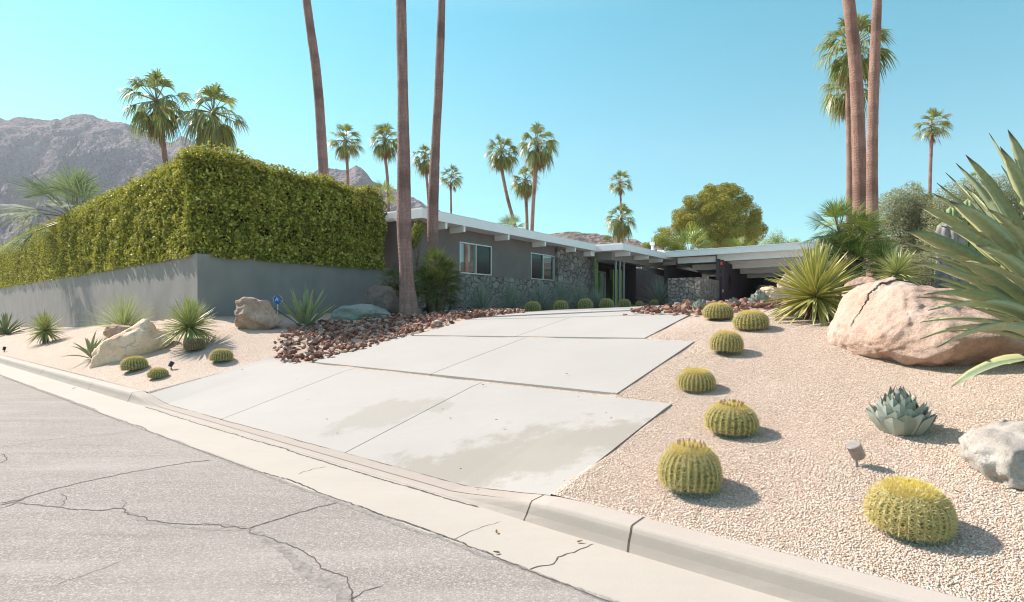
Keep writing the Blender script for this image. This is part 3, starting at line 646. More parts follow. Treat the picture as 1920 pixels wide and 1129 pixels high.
p2 = extend([(829,-10,13),(826,80,16),(822,180,16),(817,260,16.5),(814,330,19),(811,400,21),(811,450,21),(812,578,24)], -330)
palm('slightly curved palm trunk just in front of the house corner', p2, 18.6, (p2[0][0], -330), 2, 1.9, 'tall street palms', rz=2)
p3 = extend([(573,-10,15),(583,60,16),(592,120,17),(599,190,17),(603,260,18),(607,330,19),(610,420,20)], -200)
palm('leaning palm trunk rising from behind the middle of the hedge', p3, 24, (p3[0][0], -200), 1, 1.9, 'tall street palms', rz=3)
p4 = extend([(1589,-10,20),(1597,60,21),(1605,150,22),(1610,260,23),(1613,350,24),(1614,420,26),(1614,560,27)], -220)
palm('thick reddish palm trunk, middle of the three on the right', p4, 20, (p4[0][0], -220), 0, 1.9, 'tall street palms', 'trunkr', 4)
p5 = extend([(1645,-10,14),(1641,60,17),(1638,150,18),(1636,240,18),(1636,340,19),(1637,430,21),(1637,560,22)], -250)
palm('pinkish palm trunk, rightmost of the three tall ones on the right', p5, 19, (p5[0][0], -250), 2, 1.9, 'tall street palms', 'trunkr', 5)
palm('slim palm with upper green crown behind the two thick trunks', [(1597,85,9),(1592,140,10),(1590,200,10),(1593,300,11),(1594,390,13),(1594,560,13)], 28, (1598,88), 1, 2.15, 'fan palms', 'trunkr', 0)
palm('slim palm with lower crown half hidden by the thick trunks', [(1592,165,9),(1597,240,9),(1598,420,10),(1598,560,10)], 31, (1590,165), 3, 1.75, 'fan palms', 'trunkr', 1.3)
bgp = [('largest distant palm above the hedge, leftmost, orange tinged dead leaves', [(297,205,9),(303,250,9),(311,300,9),(320,420,9)], (293,190), 3, 36, 2.1, 0),
 ('shaggy palm crown just above the hedge, right neighbour of the largest', [(402,235,14),(404,270,15),(405,420,15)], (400,212), 3, 36, 2.1, 1.1),
 ('round palm over the small rocky peak', [(649,275,5),(652,320,6),(653,420,6)], (648,264), 0, 55, 1.9, .4),
 ('palm with brown skirt immediately left of the thickest trunk', [(720,280,5),(727,330,6),(729,420,6)], (722,262), 1, 55, 1.8, 2.2),
 ('palm half hidden behind the curved trunk', [(798,310,5),(804,380,5),(805,440,5)], (797,296), 3, 62, 1.75, 3.1),
 ('small dark palm just right of the curved trunk', [(845,342,3.5),(846,400,4),(846,450,4)], (846,332), 2, 70, 1.7, 4),
 ('leaning palm with bent trunk, left of the group over the roof', [(938,300,6),(946,350,6),(957,395,6.5),(970,435,7),(976,480,7)], (940,284), 1, 50, 1.75, .9),
 ('tallest palm of the group over the roof, red brown skirt', [(1006,290,8),(1001,360,7),(998,410,7),(996,480,8)], (1007,270), 3, 46, 1.95, 5),
 ('short palm hanging between the two taller ones over the roof', [(985,355,6),(988,400,6),(989,480,6)], (985,338), 3, 52, 1.55, 2),
 ('slim palm standing above a bushier one beyond the entry roof', [(1163,355,3.5),(1165,400,4),(1168,480,5)], (1163,343), 2, 66, 1.6, 0),
 ('bushy palm behind the slim one beyond the entry roof', [(1163,415,6),(1160,440,7),(1159,500,7)], (1165,410), 3, 60, 2.0, 1),
 ('lone palm standing above the olive trees', [(1747,250,6),(1745,300,5.5),(1743,360,6),(1743,440,6)], (1747,236), 2, 52, 1.75, 2.5)]
for lb, pf, c, kd, Z, rad, rz in bgp: palm(lb, pf, Z, c, kd, rad*(1.22 if Z < 40 else 1.13), 'distant fan palms', 'trunkr' if kd != 2 else 'trunk', rz)
# low fan palms (clumps of fans)
def fanclump(name, label, base, Rr, heads, seed, mat='palmgrn', nfr=26, trunks=True, group='low fan palms', droop=.12, fs=.5, low=-25, cat='palm', lw=1.0):
    global rng; keep = rng; rng = np.random.default_rng(seed)
    root = thing(name, label, cat, base, 0, group)
    g = MB(); tk = MB()
    for (hx, hy, hz, s) in heads:
        o = np.array([hx, hy, hz])
        for i in range(nfr):
            f = (i+.5)/nfr; el = R(85 + (low-85)*f + rng.normal(0, 7)); az = i*2.399 + rng.normal(0, .3)
            d = np.array([math.cos(el)*math.cos(az), math.cos(el)*math.sin(az), math.sin(el)]); pl = (1-fs)*Rr*s*rng.uniform(.8, 1.2)
            Pp = o + d*pl*np.linspace(0, 1, 4)[:, None]; Pp[:, 2] -= .1*pl*np.linspace(0, 1, 4)**2
            tube(g, Pp, .009*Rr, 4, 1, cap=False); fw = Pp[-1]-Pp[-2]
            upv = np.array([0, 0, 1.]) if el < R(70) else -np.array([math.cos(az), math.sin(az), 0]); upv = upv + rng.normal(0, .3, 3)
            fan(g, Pp[-1], fw, upv, fs*Rr*s*rng.uniform(.9, 1.15), 20, rng.uniform(2.2, 3.0), droop, 0, .62*lw, .4)
        if trunks and hz > .15: tube(tk, [(hx*.4, hy*.4, -.1), (hx*.8, hy*.8, hz*.6), (hx, hy, hz+.05)], [.13*Rr, .11*Rr, .09*Rr], 10)
    g.build('crown', [m[mat], m['petiole']], root)
    if tk.n: tk.build('trunk', m['bark'], root)
    rng = keep; return root
b = at(815, 17.2); fanclump('fan_palm_bush', 'bushy dark green fan palm between the two palm trunks at the house corner', b, 1.0, [(0,0,1.25,.95),(.25,-.2,.7,.95),(-.25,.1,.9,.8),(.1,.1,.35,.8),(.3,.1,1.05,.8),(-.1,-.3,.6,.95)], 3, 'palmdark', nfr=34)
b = at(738, 17.0); fanclump('fan_palm_bush', 'dark fan palm half hidden left of the thickest trunk', b, .85, [(0,0,.9,.8),(-.1,0,.4,.9)], 4, 'palmdark', nfr=26)
b = at(1580, 14.5); fanclump('fan_palm_bush', 'large multi headed fan palm behind the striped yucca', b, 1.0, [(-.1,0,1.75,1.1),(.45,.2,1.25,1.0),(.75,-.3,.7,.95),(-.3,-.2,1.2,.8),(0,-.3,.9,1.0),(.5,0,1.6,.9)], 5, nfr=34)
b = at(1672, 15.5); r_ = fanclump('fan_palm_bush', 'pale fan palm leaning behind the big pink boulder', b, .9, [(-.1,0,1.0,.8)], 6, 'palmblue', nfr=20)
bx = P(138, 345, 26); b = (bx[0], bx[1], 1.0); fanclump('fan_palm', 'silvery fan palm poking over the left part of the hedge', b, 3.0, [(.0,0,bx[2]-2.6,1.0)], 7, 'palmblue', nfr=30, droop=.15, fs=.55)
bx = P(1292, 465, 50); b = (bx[0], bx[1], 2.3); fanclump('fan_palm', 'broad green fan palm standing behind the carport roof', b, 3.4, [(0,0,bx[2]-3.2,1.0)], 8, 'palmgrn', nfr=30, fs=.5, low=0, lw=1.2)
bx = P(1385, 462, 48); b = (bx[0], bx[1], 2.3); fanclump('fan_palm', 'small fan palm under the right side of the pine', b, 2.2, [(0,0,bx[2]-3.2,1.0)], 9, 'palmgrn', nfr=22, fs=.5, low=10, lw=1.2)
bx = P(715, 360, 40); b = (bx[0], bx[1], 2.3); fanclump('fan_palm', 'yellow green fan palm top peeking over the hedge beside the thickest trunk', b, 1.5, [(0,0,bx[2]-2.6,.9)], 10, 'palmgrn', nfr=22, fs=.5, low=-10, lw=1.2)
bx = P(957, 425, 42); b = (bx[0], bx[1], 2.3); fanclump('fan_palm', 'low fan palm showing above the roof under the leaning palm', b, 1.8, [(0,0,bx[2]-2.7,.9)], 11, 'palmblue', nfr=20, fs=.5, low=0, lw=1.2)
bx = P(1243, 437, 62); b = (bx[0], bx[1], 2.3); fanclump('fan_palm', 'dark little palm at the left foot of the pine', b, 1.7, [(0,0,bx[2]-2.7,.9)], 12, 'palmgrn', nfr=22, fs=.5, lw=1.2)
bx = P(1722, 362, 30); b = (bx[0], bx[1], 2.3); fanclump('fan_palm', 'small bright palm crown inside the olive tree below the lone palm', b, 1.0, [(-.2,0,bx[2]-2.4,.85),(.45,0,bx[2]-2.8,.6)], 13, 'palmleaf', nfr=20, fs=.5, low=-40, lw=1.2)
bx = P(1828, 335, 34); b = (bx[0], bx[1], 2.3); fanclump('fan_palm', 'tiny dark palm crown above the right olive tree', b, 1.0, [(0,0,bx[2]-2.4,.7)], 14, 'palmgrn', nfr=20, fs=.5, low=-30, lw=1.2)

# ------------------------------------------------------------------ broadleaf trees
def tree(name, label, cat, px, Z, blobs, mat, nleaf, lsize, asp=.45, trunk=.2, group=None, fill=.5, limbs=10, lump=.25, zb=None, core=False):
    """blobs: (px, py, radius px, depth offset, squash)"""
    x0, y0, z0 = at(px, Z); z0 = z0 if zb is None else zb; root = thing(name, label, cat, (x0, y0, z0), 0, group)
    P_, N_ = [], []; vols = np.array([b_[2]**2 for b_ in blobs], float); vols /= vols.sum(); cs = []
    for b_, vv in zip(blobs, vols):
        c = np.array(P(b_[0], b_[1], Z+b_[3])) - np.array((x0, y0, z0)); r = b_[2]/F*(Z+b_[3]); cs.append((c, r))
        n = int(nleaf*vv); d = rng.normal(size=(n, 3)); d /= np.linalg.norm(d, axis=1)[:, None]
        nz_ = np.array([mnoise.noise(Vector(k*2.2) + Vector(c)) + .6*mnoise.noise(Vector(k*5.5) + Vector(c)) for k in d])
        rad = r*(1 + lump*nz_)*(1 - fill*rng.random(n)**2.2); keep_ = nz_ > -.55
        p_ = c + d*rad[:, None]*np.array([1, 1, b_[4]]); P_.append(p_[keep_]); N_.append((d + np.array([0, 0, .4]))[keep_])
    mb = MB(); leaves(mb, np.concatenate(P_), np.concatenate(N_), lsize, asp, .7); mb.build('crown', m[mat], root)
    tb = MB(); top = np.mean([c for c, _ in cs], 0)
    tube(tb, [(0,0,-.2), (top[0]*.15, 0, top[2]*.3), (top[0]*.5, top[1]*.3, top[2]*.7)], [trunk, trunk*.75, trunk*.5], 9)
    for i in range(limbs):
        c, r = cs[i % len(cs)]; st = np.array([top[0]*.3, top[1]*.2, top[2]*(.35+.3*rng.random())]); e = c + rng.normal(0, r*.3, 3)
        md = (st+e)/2 + rng.normal(0, r*.12, 3); tube(tb, [st, md, e], [trunk*.4, trunk*.25, trunk*.08], 6)
    tb.build('trunk', m['bark'], root); return root
pb = [(1345,372,34,0,.85),(1310,385,30,-1,.85),(1380,380,32,0,.85),(1400,400,32,1,.85),(1285,412,30,-1,.85),(1262,440,26,-1,.8),(1325,405,36,-2,.85),(1360,410,38,-2,.85),(1395,430,34,-1,.9),(1415,435,26,1,1),(1360,450,34,0,.8),(1300,440,26,-2,.8),(1240,455,18,0,.7),(1390,455,30,0,.8),(1330,365,20,0,.8),(1345,432,34,-3,.8),(1322,450,26,-3,.8),(1375,446,30,-3,.8),(1300,420,28,-2.5,.8),(1345,395,36,-2.5,.8),(1365,360,20,1,.8)]
_pb = []
for q in pb:
    _pb.append((q[0], q[1], q[2]*.82, q[3], q[4]))
    for k in range(9):
        a = random.uniform(0, 6.28); e = random.uniform(-.5, 1.3); _pb.append((q[0]+q[2]*.8*math.cos(a)*math.cos(e), q[1]-q[2]*.75*math.sin(e), q[2]*random.uniform(.24,.4), q[3]+q[2]/F*58*math.sin(a)*math.cos(e)*.9, .8))
pb = _pb
tree('pine_tree', 'large rounded olive green pine beyond the carport roof', 'tree', 1345, 58, pb, 'pine', 150000, .15, .38, .3, lump=.15, fill=.3, limbs=7)
tree('olive_tree', 'grey green olive tree right of the palm trunks', 'tree', 1700, 26, [(1700,385,38,0,1),(1672,400,34,0,1.2),(1725,400,36,0,1),(1690,440,42,0,1),(1735,430,36,0,1),(1700,480,40,0,.8)], 'olive', 42000, .085, .35, .16, 'olive trees', .55, 14, .35)
tree('olive_tree', 'wide olive tree behind the giant agave and green column cactus', 'tree', 1820, 24, [(1800,375,40,0,.9),(1770,400,32,0,1),(1840,370,40,0,.9),(1885,365,42,0,.9),(1830,410,50,1,1),(1890,420,55,0,1),(1770,450,38,0,1),(1930,390,50,0,1),(1840,470,50,1,.8),(1970,400,50,0,1)], 'olive', 60000, .085, .35, .18, 'olive trees', .55, 14, .35)
tree('shrub', 'airy yellow green bush left of the pine, behind the roof', 'shrub', 1240, 48, [(1240,452,18,0,.7),(1215,462,12,0,.7),(1265,465,18,0,.7),(1140,448,7,0,1)], 'shrub', 9000, .11, .4, .06, fill=.9)
tree('shrub', 'thin sunlit bush beyond the right end of the carport roof', 'shrub', 1455, 40, [(1455,450,17,0,1),(1470,462,20,0,.7),(1438,462,16,0,.8),(1492,455,9,0,1)], 'shrub', 7000, .09, .35, .05, fill=.95, lump=.6)
tree('shrub', 'yellow green shrub growing between the two front palm trunks', 'shrub', 783, 19.6, [(785,430,11,0,1.5),(775,450,10,0,1.6)], 'shrub', 2500, .07, .5, .03, fill=.8, lump=.4)
tree('shrub', 'low grey green shrubbery under the olive trees', 'shrub', 1730, 21, [(1660,500,34,0,.8),(1710,505,34,0,.9),(1760,500,36,0,1),(1820,500,44,0,1),(1890,490,50,0,1)], 'olive', 26000, .075, .35, .06, fill=.6, lump=.35)

# ------------------------------------------------------------------ spiky plants
def rosette(n, L, w, el0, el1, bend, seg=4, chan=.15, th=.1, prof=None, jit=.12, closed=True, seed=1, core=.05, zc=0.0, pw=1.0, k=1.5):
    global rng; keep = rng; rng = np.random.default_rng(seed); mb = MB()
    i = np.arange(n); f = (i+.5)/n; az = i*2.39996 + rng.normal(0, .12, n); el = R(el0) + R(el1-el0)*f**pw + rng.normal(0, jit, n)
    Ls = L*(rng.uniform(.82, 1.08, n)); base = np.stack([np.cos(az)*core*f, np.sin(az)*core*f, zc*(1-f)], -1)
    blades(mb, base, az, el, R(bend)*(.5+f) + rng.normal(0, .06, n), Ls, w*rng.uniform(.85, 1.1, n), seg, chan, th, prof, k, closed=closed); rng = keep; return mb
STRAP = ([0,.15,.6,1],[1,.85,.6,.03]); DAG = ([0,.12,.45,.8,1],[.55,.7,1,.55,.03])
def plant(name, label, cat, loc, mb, mat, group=None, sc=1, rz=0, part='leaves', smooth=False):
    r = thing(name, label, cat, loc, rz, group, sc); mb.build(part, m[mat], r, smooth=smooth); return r
# desert spoons by the house
ds = None
for i, (px, q, s, lab) in enumerate([(903,1.6,.95,'grey green desert spoon, leftmost of the row under the first window'),(957,1.5,1.08,'widest desert spoon in front of the stone base between the two windows'),
    (1014,1.4,1.0,'desert spoon beneath the second window, behind the first barrel cactus'),(1052,1.0,1.15,'tall desert spoon against the stone facade, behind the second barrel cactus'),(1086,1.2,1.05,'desert spoon at the right end of the stone facade'),
    (1118,1.8,.8,'small desert spoon at the foot of the entry column cactus'),(1236,2.6,1.3,'big pale desert spoon standing alone in front of the low stone wall')]):
    x, y = hs(hp(px, q), q); loc = (x, y, gz(x, y))
    if ds is None or i == 6:
        d_ = plant('desert_spoon', lab, 'desert spoon', loc, rosette(280, 1.25, .026, 88, 4, -14, 3, .3, .1, STRAP, .1, False, 21+i, .08, .12), 'spoon' if i != 6 else 'spoon', 'desert spoons along the house', s)
        ds = ds or d_
        d_.rotation_euler[2] = i
    else: dup(ds, loc, i*1.3, lab, s)
# yuccas
b = G(1530, 597); yz = (b[0], b[1], b[2]+.30)
r_ = plant('yucca', 'big yellow striped yucca beside the huge pink boulder', 'yucca', yz, rosette(230, .82, .066, 88, -38, -8, 4, .22, .1, ([0,.2,.55,.85,1],[.6,.85,1,.5,.02]), .10, True, 31, .07, .1, .95), 'yucca')
mb = MB(); tube(mb, [(0,0,-.4),(0,0,0),(0,0,.1)], [.08,.09,.05], 10); mb.build('stem', m['bark'], r_)
mb = rosette(60, .45, .03, -30, -75, -15, 3, .2, .08, STRAP, .1, True, 32, .06, 0); mb.build('dry_leaves', m['deadleaf'], r_)
b = G(350, 652); r_ = plant('yucca', 'round green yucca right of the pale slanted boulder', 'yucca', (b[0], b[1]+.1, b[2]+.42), rosette(260, .66, .042, 88, -42, -6, 3, .2, .1, ([0,.2,.55,.85,1],[.6,.85,1,.5,.02]), .08, True, 33, .06, .08), 'yuccag')
mb = MB(); tube(mb, [(0,0,-.5),(0,0,.05)], [.07,.07], 8); mb.build('stem', m['bark'], r_)
b = G(80, 645); r_ = plant('yucca', 'small round yucca near the left edge by the grey wall', 'yucca', (b[0], b[1]+.1, b[2]+.38), rosette(170, .62, .045, 85, -45, -6, 3, .2, .1, None, .1, True, 35, .06, .08), 'yuccag')
mb = MB(); tube(mb, [(0,0,-.5),(0,0,.05)], [.08,.07], 8); mb.build('stem', m['bark'], r_)
b = at(1682, 12.5); r_ = plant('yucca', 'blue grey rosette yucca with bare stem behind the huge pink boulder', 'yucca', (b[0], b[1], 1.55+.75), rosette(240, .62, .03, 80, -50, -10, 3, .2, .1, None, .12, True, 37, .06, .08), 'yuccag')
mb = MB(); tube(mb, [(.02,0,-1.0),(0,0,.05)], [.1,.09], 8); mb.build('stem', m['bark'], r_)
# wispy grass plant
b = G(205, 632); plant('hesperaloe', 'wispy light green grass plant with orange tips behind the slanted boulder', 'grass plant', (b[0], b[1]+.6, gz(b[0], b[1]+.6)), rosette(420, 1.15, .014, 88, 18, -28, 4, .3, .1, STRAP, .12, False, 41, .14, .05, .9), 'wisp')
# agaves
b = G(572, 612); plant('agave', 'upright grey green agave in front of the shaded wall and blue sign', 'agave', b, rosette(26, .98, .12, 84, 30, -4, 6, .22, .1, DAG, .07, True, 54, .10, .05), 'agavedark', smooth=False)
b = G(10, 628); plant('agave', 'green agave cut off by the left edge of the picture', 'agave', b, rosette(34, 1.0, .13, 85, 12, -12, 6, .25, .1, DAG, .1, True, 55, .12, .05), 'agavedark')
b = G(172, 672); plant('agave', 'small arching agave at the left end of the slanted boulder', 'agave', b, rosette(15, .62, .085, 80, 10, -30, 6, .25, .1, DAG, .12, True, 56, .06, .03), 'agavedark')
ART = ([0,.1,.5,.75,.93,1],[.75,.8,1.0,.85,.25,.02])
def arti(n=70, seed=61):
    global rng; keep = rng; rng = np.random.default_rng(seed); mb = MB(); f = (np.arange(n)+.5)/n; az = np.arange(n)*2.39996 + rng.normal(0, .08, n)
    base = np.stack([np.cos(az)*.15*f, np.sin(az)*.15*f, .06*(1-f)-.02], -1)
    blades(mb, base, az, R(90)-R(42)*f**1.1 + rng.normal(0, .05, n), np.full(n, R(16)), (.34-.14*f**1.5)*rng.uniform(.9, 1.06, n), (.075+.075*np.minimum(1, f*1.6)), 7, .17, .06, ([0,.15,.5,.72,.9,1],[.6,.75,1.0,.9,.32,.02])); rng = keep; return mb
b = G(1696, 812); aw = plant('artichoke_agave', 'silvery artichoke shaped agave alone on the right gravel', 'agave', (b[0], b[1]+.05, gz(b[0], b[1]+.05)), arti(), 'parryi', 'artichoke agaves', 1.0)
for (px, py, s, l) in [(1424,572,.9,'grey rosette agave among the red rocks in front of the car'),(1375,582,.5,'small agave rosette on the red rocks beside the larger one'),(1312,586,.62,'small agave rosette where the red rocks meet the driveway')]:
    Zr = {1424:11.6, 1375:11.3, 1312:10.9}[px]; b = at(px, Zr); dup(aw, (b[0], b[1], b[2]+.03), px, l, s)
# giant foreground agave
AG = np.array([5.05, 4.95, 0]); AG[2] = gz(AG[0], AG[1]); ag = thing('giant_agave', 'giant grey green agave filling the right edge', 'agave', tuple(AG))
def bez(mb, p0, p1, p2, w, mat=0, seg=14, roll=0, chan=.16, th=.05):
    t_ = np.linspace(0, 1, seg+1)[:, None]; p0, p1, p2 = map(np.array, (p0, p1, p2)); C = (1-t_)**2*p0 + 2*t_*(1-t_)*p1 + t_**2*p2
    tg = 2*(1-t_)*(p1-p0) + 2*t_*(p2-p1); tg /= np.linalg.norm(tg, axis=1)[:, None]
    up = np.array([0, 0, 1.]) + .35*np.array([-(p2-p0)[0], -(p2-p0)[1], 0])/np.linalg.norm(p2-p0); sd = np.cross(tg, up); sd /= np.linalg.norm(sd, axis=1)[:, None]; nn = np.cross(sd, tg)
    c, s_ = math.cos(roll), math.sin(roll); sd, nn = sd*c+nn*s_, nn*c-sd*s_
    W = w/2*np.interp(t_[:, 0], [0,.1,.3,.6,.85,.96,1], [.7,.6,.8,1,.68,.26,.01])[:, None]
    wav = .10*np.sin(t_*9+rng.random()*6)*W
    V = np.stack([C-sd*W+nn*(W*2*chan+wav), C-sd*W*.5+nn*(W*.5*chan), C-nn*W*chan*.3, C+sd*W*.5+nn*(W*.5*chan), C+sd*W+nn*(W*2*chan-wav), C-nn*(W*2*th+.004)], 1)
    n = 6; i = np.arange(seg)[:, None]*n; j = np.arange(n)[None]; q = np.stack([i+j, i+(j+1) % n, i+n+(j+1) % n, i+n+j], -1).reshape(-1, 4)
    d = np.zeros((seg+1, n, 3)); d[:, 0, 0] = d[:, 4, 0] = 1; d[..., 1] = t_; d[..., 2] = rng.random(); mb.add(V.reshape(-1,3), q, mat, d.reshape(-1,3))
mb = MB(); c0 = np.array([0, 0, .18])
tips = [(1868,283,5.3,.20),(1902,282,4.6,.17),(1829,325,4.7,.21),(1888,338,5.6,.16),(1810,336,5.2,.22),(1778,372,4.9,.17),(1822,372,5.5,.15),(1744,412,4.5,.21),(1802,408,4.2,.20),(1722,455,4.6,.22),(1720,481,4.1,.17),(1745,486,5.1,.16),(1735,512,4.5,.13),
 (1890,315,4.2,.16),(1760,568,4.1,.22),(1790,452,4.0,.17),(1850,486,3.9,.15),(1770,597,3.7,.2),(1752,615,4.4,.15),(1755,645,3.9,.17),(1785,660,3.6,.17),(1806,727,4.2,.17),(1828,514,3.8,.16),(1870,424,3.9,.14),(1840,590,4.7,.15),(1748,532,4.8,.13),(1740,440,5.2,.17),(1762,500,4.9,.16),(1772,392,4.6,.15),(1768,545,5.0,.15),(1742,570,4.9,.15),(1800,630,4.8,.16),(1758,470,5.4,.16),(1792,352,5.3,.15)]
for px, py, Z, w in tips:
    e = (np.array(P(px, py, Z)) - AG)*1.08; L_ = np.linalg.norm(e[:2]); elv = math.atan2(e[2]-.2, L_)
    p1 = c0 + (e-c0)*.52; p1[2] += .10*np.linalg.norm(e) + (.06*np.linalg.norm(e) if elv < .75 else 0)
    bez(mb, c0 + np.array([e[0], e[1], 0])/L_*.07, p1, e, w*.82, roll=rng.normal(0, .25))
for i in range(44):
    az = rng.uniform(-2.0, 2.6); el = R(rng.uniform(3, 85)); L_ = rng.uniform(1.15, 1.6)
    e = np.array([math.cos(el)*math.cos(az), math.cos(el)*math.sin(az), math.sin(el)])*L_; e[2] = max(e[2]-.05, .06)
    if el < R(60) and e[0] < 0.1: continue
    p1 = e*.5; p1[2] += .14*L_; bez(mb, c0, p1, e, .2, roll=rng.normal(0, .25))
mb.build('leaves', m['agave'], ag, smooth=True)

# ------------------------------------------------------------------ barrel cacti
def barrel(label, loc, sc, seed, ribs=26, rows=13, sp=7, dead=False, buds=0, group='golden barrel cacti', sw=.0021, tilt=(0,0), wool=500, kz=.9):
    """unit diameter 1 m scaled by sc"""
    global rng; keep = rng; rng = np.random.default_rng(seed)
    root = thing('barrel_cactus', label, 'cactus', loc, rng.uniform(0, 6), group, (sc, sc, sc*kz)); root.rotation_euler[0] = tilt[0]; root.rotation_euler[1] = tilt[1]
    hh = .80; nt = 18; na = ribs*6; th = np.linspace(-.45, math.pi/2, nt); az = np.linspace(0, 2*np.pi, na, endpoint=False)
    def surf(t_, a, k=1.0): 
        r = .47*np.cos(t_)**.8*k; return np.stack([r*np.cos(a), r*np.sin(a), .30 + hh*.55*np.sin(t_)*k**.5 - .012*np.exp(-(np.cos(t_)/.18)**2)], -1)
    T_, A_ = np.meshgrid(th, az, indexing='ij'); rib = 1 - .13*(1-np.abs(np.cos(A_*ribs/2)))*np.clip(np.cos(T_)*3, 0, 1)
    V = surf(np.minimum(T_, 1.5706), A_, rib); mb = MB(); i = np.arange(nt-1)[:, None]*na; j = np.arange(na)[None]
    mb.add(V.reshape(-1,3), np.stack([i+j, i+(j+1) % na, i+na+(j+1) % na, i+na+j], -1).reshape(-1, 4)); mb.build('body', m['cdeadb' if dead else 'cbody'], root, smooth=True)
    rt = np.linspace(-.35, 1.25, rows); ra = np.arange(ribs)*2*np.pi/ribs; T2, A2_ = np.meshgrid(rt, ra, indexing='ij'); T2 = T2.ravel(); A2_ = A2_.ravel()
    T2 = T2 + rng.normal(0, .02, len(T2)); p = surf(T2, A2_); nrm = np.stack([np.cos(T2)*np.cos(A2_), np.cos(T2)*np.sin(A2_), np.sin(T2)*.9], -1)
    p = np.repeat(p, sp, 0); n_ = np.repeat(nrm, sp, 0); side = np.stack([-np.sin(A2_), np.cos(A2_), 0*A2_], -1); side = np.repeat(side, sp, 0); dn = np.cross(n_, side)
    ph = np.tile(np.linspace(0, 2*np.pi, sp, endpoint=False), len(T2)) + rng.normal(0, .25, len(p)); cen = (np.tile(np.arange(sp), len(T2)) == 0)
    dr = n_*np.where(cen, 1.2, .45)[:, None] + (side*np.cos(ph)[:, None] + dn*np.sin(ph)[:, None])*np.where(cen, .25, 1)[:, None]
    mb = MB(); spikes(mb, p, dr, rng.uniform(.075, .125, len(p)), sw*2.4/max(sc, .2)*.5); mb.build('spines', m['cdead' if dead else 'cspine'], root)
    mb = MB(); q = rng.random(wool)**.6; a = rng.uniform(0, 6.283, wool); tt = math.pi/2 - q*.62; p = surf(tt, a); dr = np.stack([np.cos(a)*q*.7, np.sin(a)*q*.7, 0*a+.8], -1) + rng.normal(0, .35, (wool, 3))
    spikes(mb, p, dr, rng.uniform(.05, .09, wool), sw*2.1/max(sc, .2)*.5); mb.build('crown_spines', m['cdead' if dead else 'cwool'], root)
    if buds:
        for k in range(buds):
            mb = MB(); a = k*2*math.pi/buds + rng.normal(0, .15); c = surf(np.array(1.22+rng.normal(0, .05)), np.array(a)); tube(mb, [c, c+np.array([0,0,.06]), c+np.array([0,0,.11])], [.018,.022,.006], 6)
            mb.build('flower_bud', m['bud'], root)
    rng = keep; return root
def bat(px, pyb, wpx, label, seed, **k):   # base (bottom of plant) pixel
    k.setdefault('tilt', (random.uniform(-.09,.09), random.uniform(-.1,.1))); g = G(px, pyb-2); s = wpx/F*g[1]*.96; k['sp'] = k.get('sp', 7)+3; g2 = (g[0]*(1+s*.40/g[1]), g[1]+s*.40); 
    return barrel(label, (g2[0], g2[1], gz(*g2) - .04*s), s*1.03, seed, **k)
bat(1702, 1028, 150, 'largest golden barrel cactus, nearest the kerb, bright yellow crown', 71, ribs=32, rows=17, sp=8, wool=1500, kz=.86, tilt=(0,R(-6)))
bat(1292, 942, 120, 'barrel cactus with brown buds on top, beside the lowest driveway slab', 72, kz=1.02, buds=14, ribs=28, rows=15, sp=8, wool=700)
bat(1370, 828, 100, 'flat barrel cactus ringed with brown buds, up the slope from the corner one', 73, kz=.8, buds=18, ribs=26, wool=600)
bat(1305, 742, 72, 'barrel cactus level with the gap between the first two driveway slabs', 74, kz=.78, wool=800)
bat(1361, 671, 62, 'tall domed barrel cactus beside the second driveway slab', 75, kz=.95, wool=700)
bat(1408, 625, 66, 'wide barrel cactus, right one of the pair near the red rocks', 76, kz=.76, wool=500)
bat(1346, 605, 57, 'barrel cactus, left one of the pair touching the red rocks', 77, kz=.76, wool=500)
bat(253, 701, 46, 'left barrel cactus in front of the slanted boulder', 78, kz=.8, wool=400, rows=11)
bat(296, 714, 36, 'smallest left barrel cactus with a black spotlight behind it', 79, kz=.75, wool=300, rows=10)
bat(415, 685, 42, 'barrel cactus between the round yucca and the driveway', 80, kz=.8, wool=400, rows=11)
bat(366, 664, 36, 'withered brown barrel cactus under the round yucca', 81, dead=True, rows=10, wool=200)
hb = None
for i, (px, w, lab) in enumerate([(999,31,'barrel cactus in front of the second window, first of the row along the drive'),(1052,29,'barrel cactus second in the row, before the stone facade'),(1098,28,'barrel cactus third in the row, by the tall column cactus'),
    (1137,27,'barrel cactus fourth in the row, left of the entry posts'),(1171,24,'barrel cactus fifth in the row, below the entry posts'),(1199,15,'smallest barrel cactus of the row, before the dark entry wall'),(1226,18,'last barrel cactus of the row, at the lone desert spoon')]):
    q = 2.75; x, y = hs(hp(px, q), q); loc = (x, y, gz(x, y)-.02); s = w/F*y
    if hb is None: hb = barrel(lab, loc, s, 90, ribs=24, rows=9, sp=5, wool=160, sw=.004, group='barrel cacti along the house')
    else: dup(hb, loc, i*.7, lab, (s, s*(.94+.12*random.random()), s*random.uniform(.85, 1.0)), tilt=(random.uniform(-.08,.08), random.uniform(-.08,.08)))

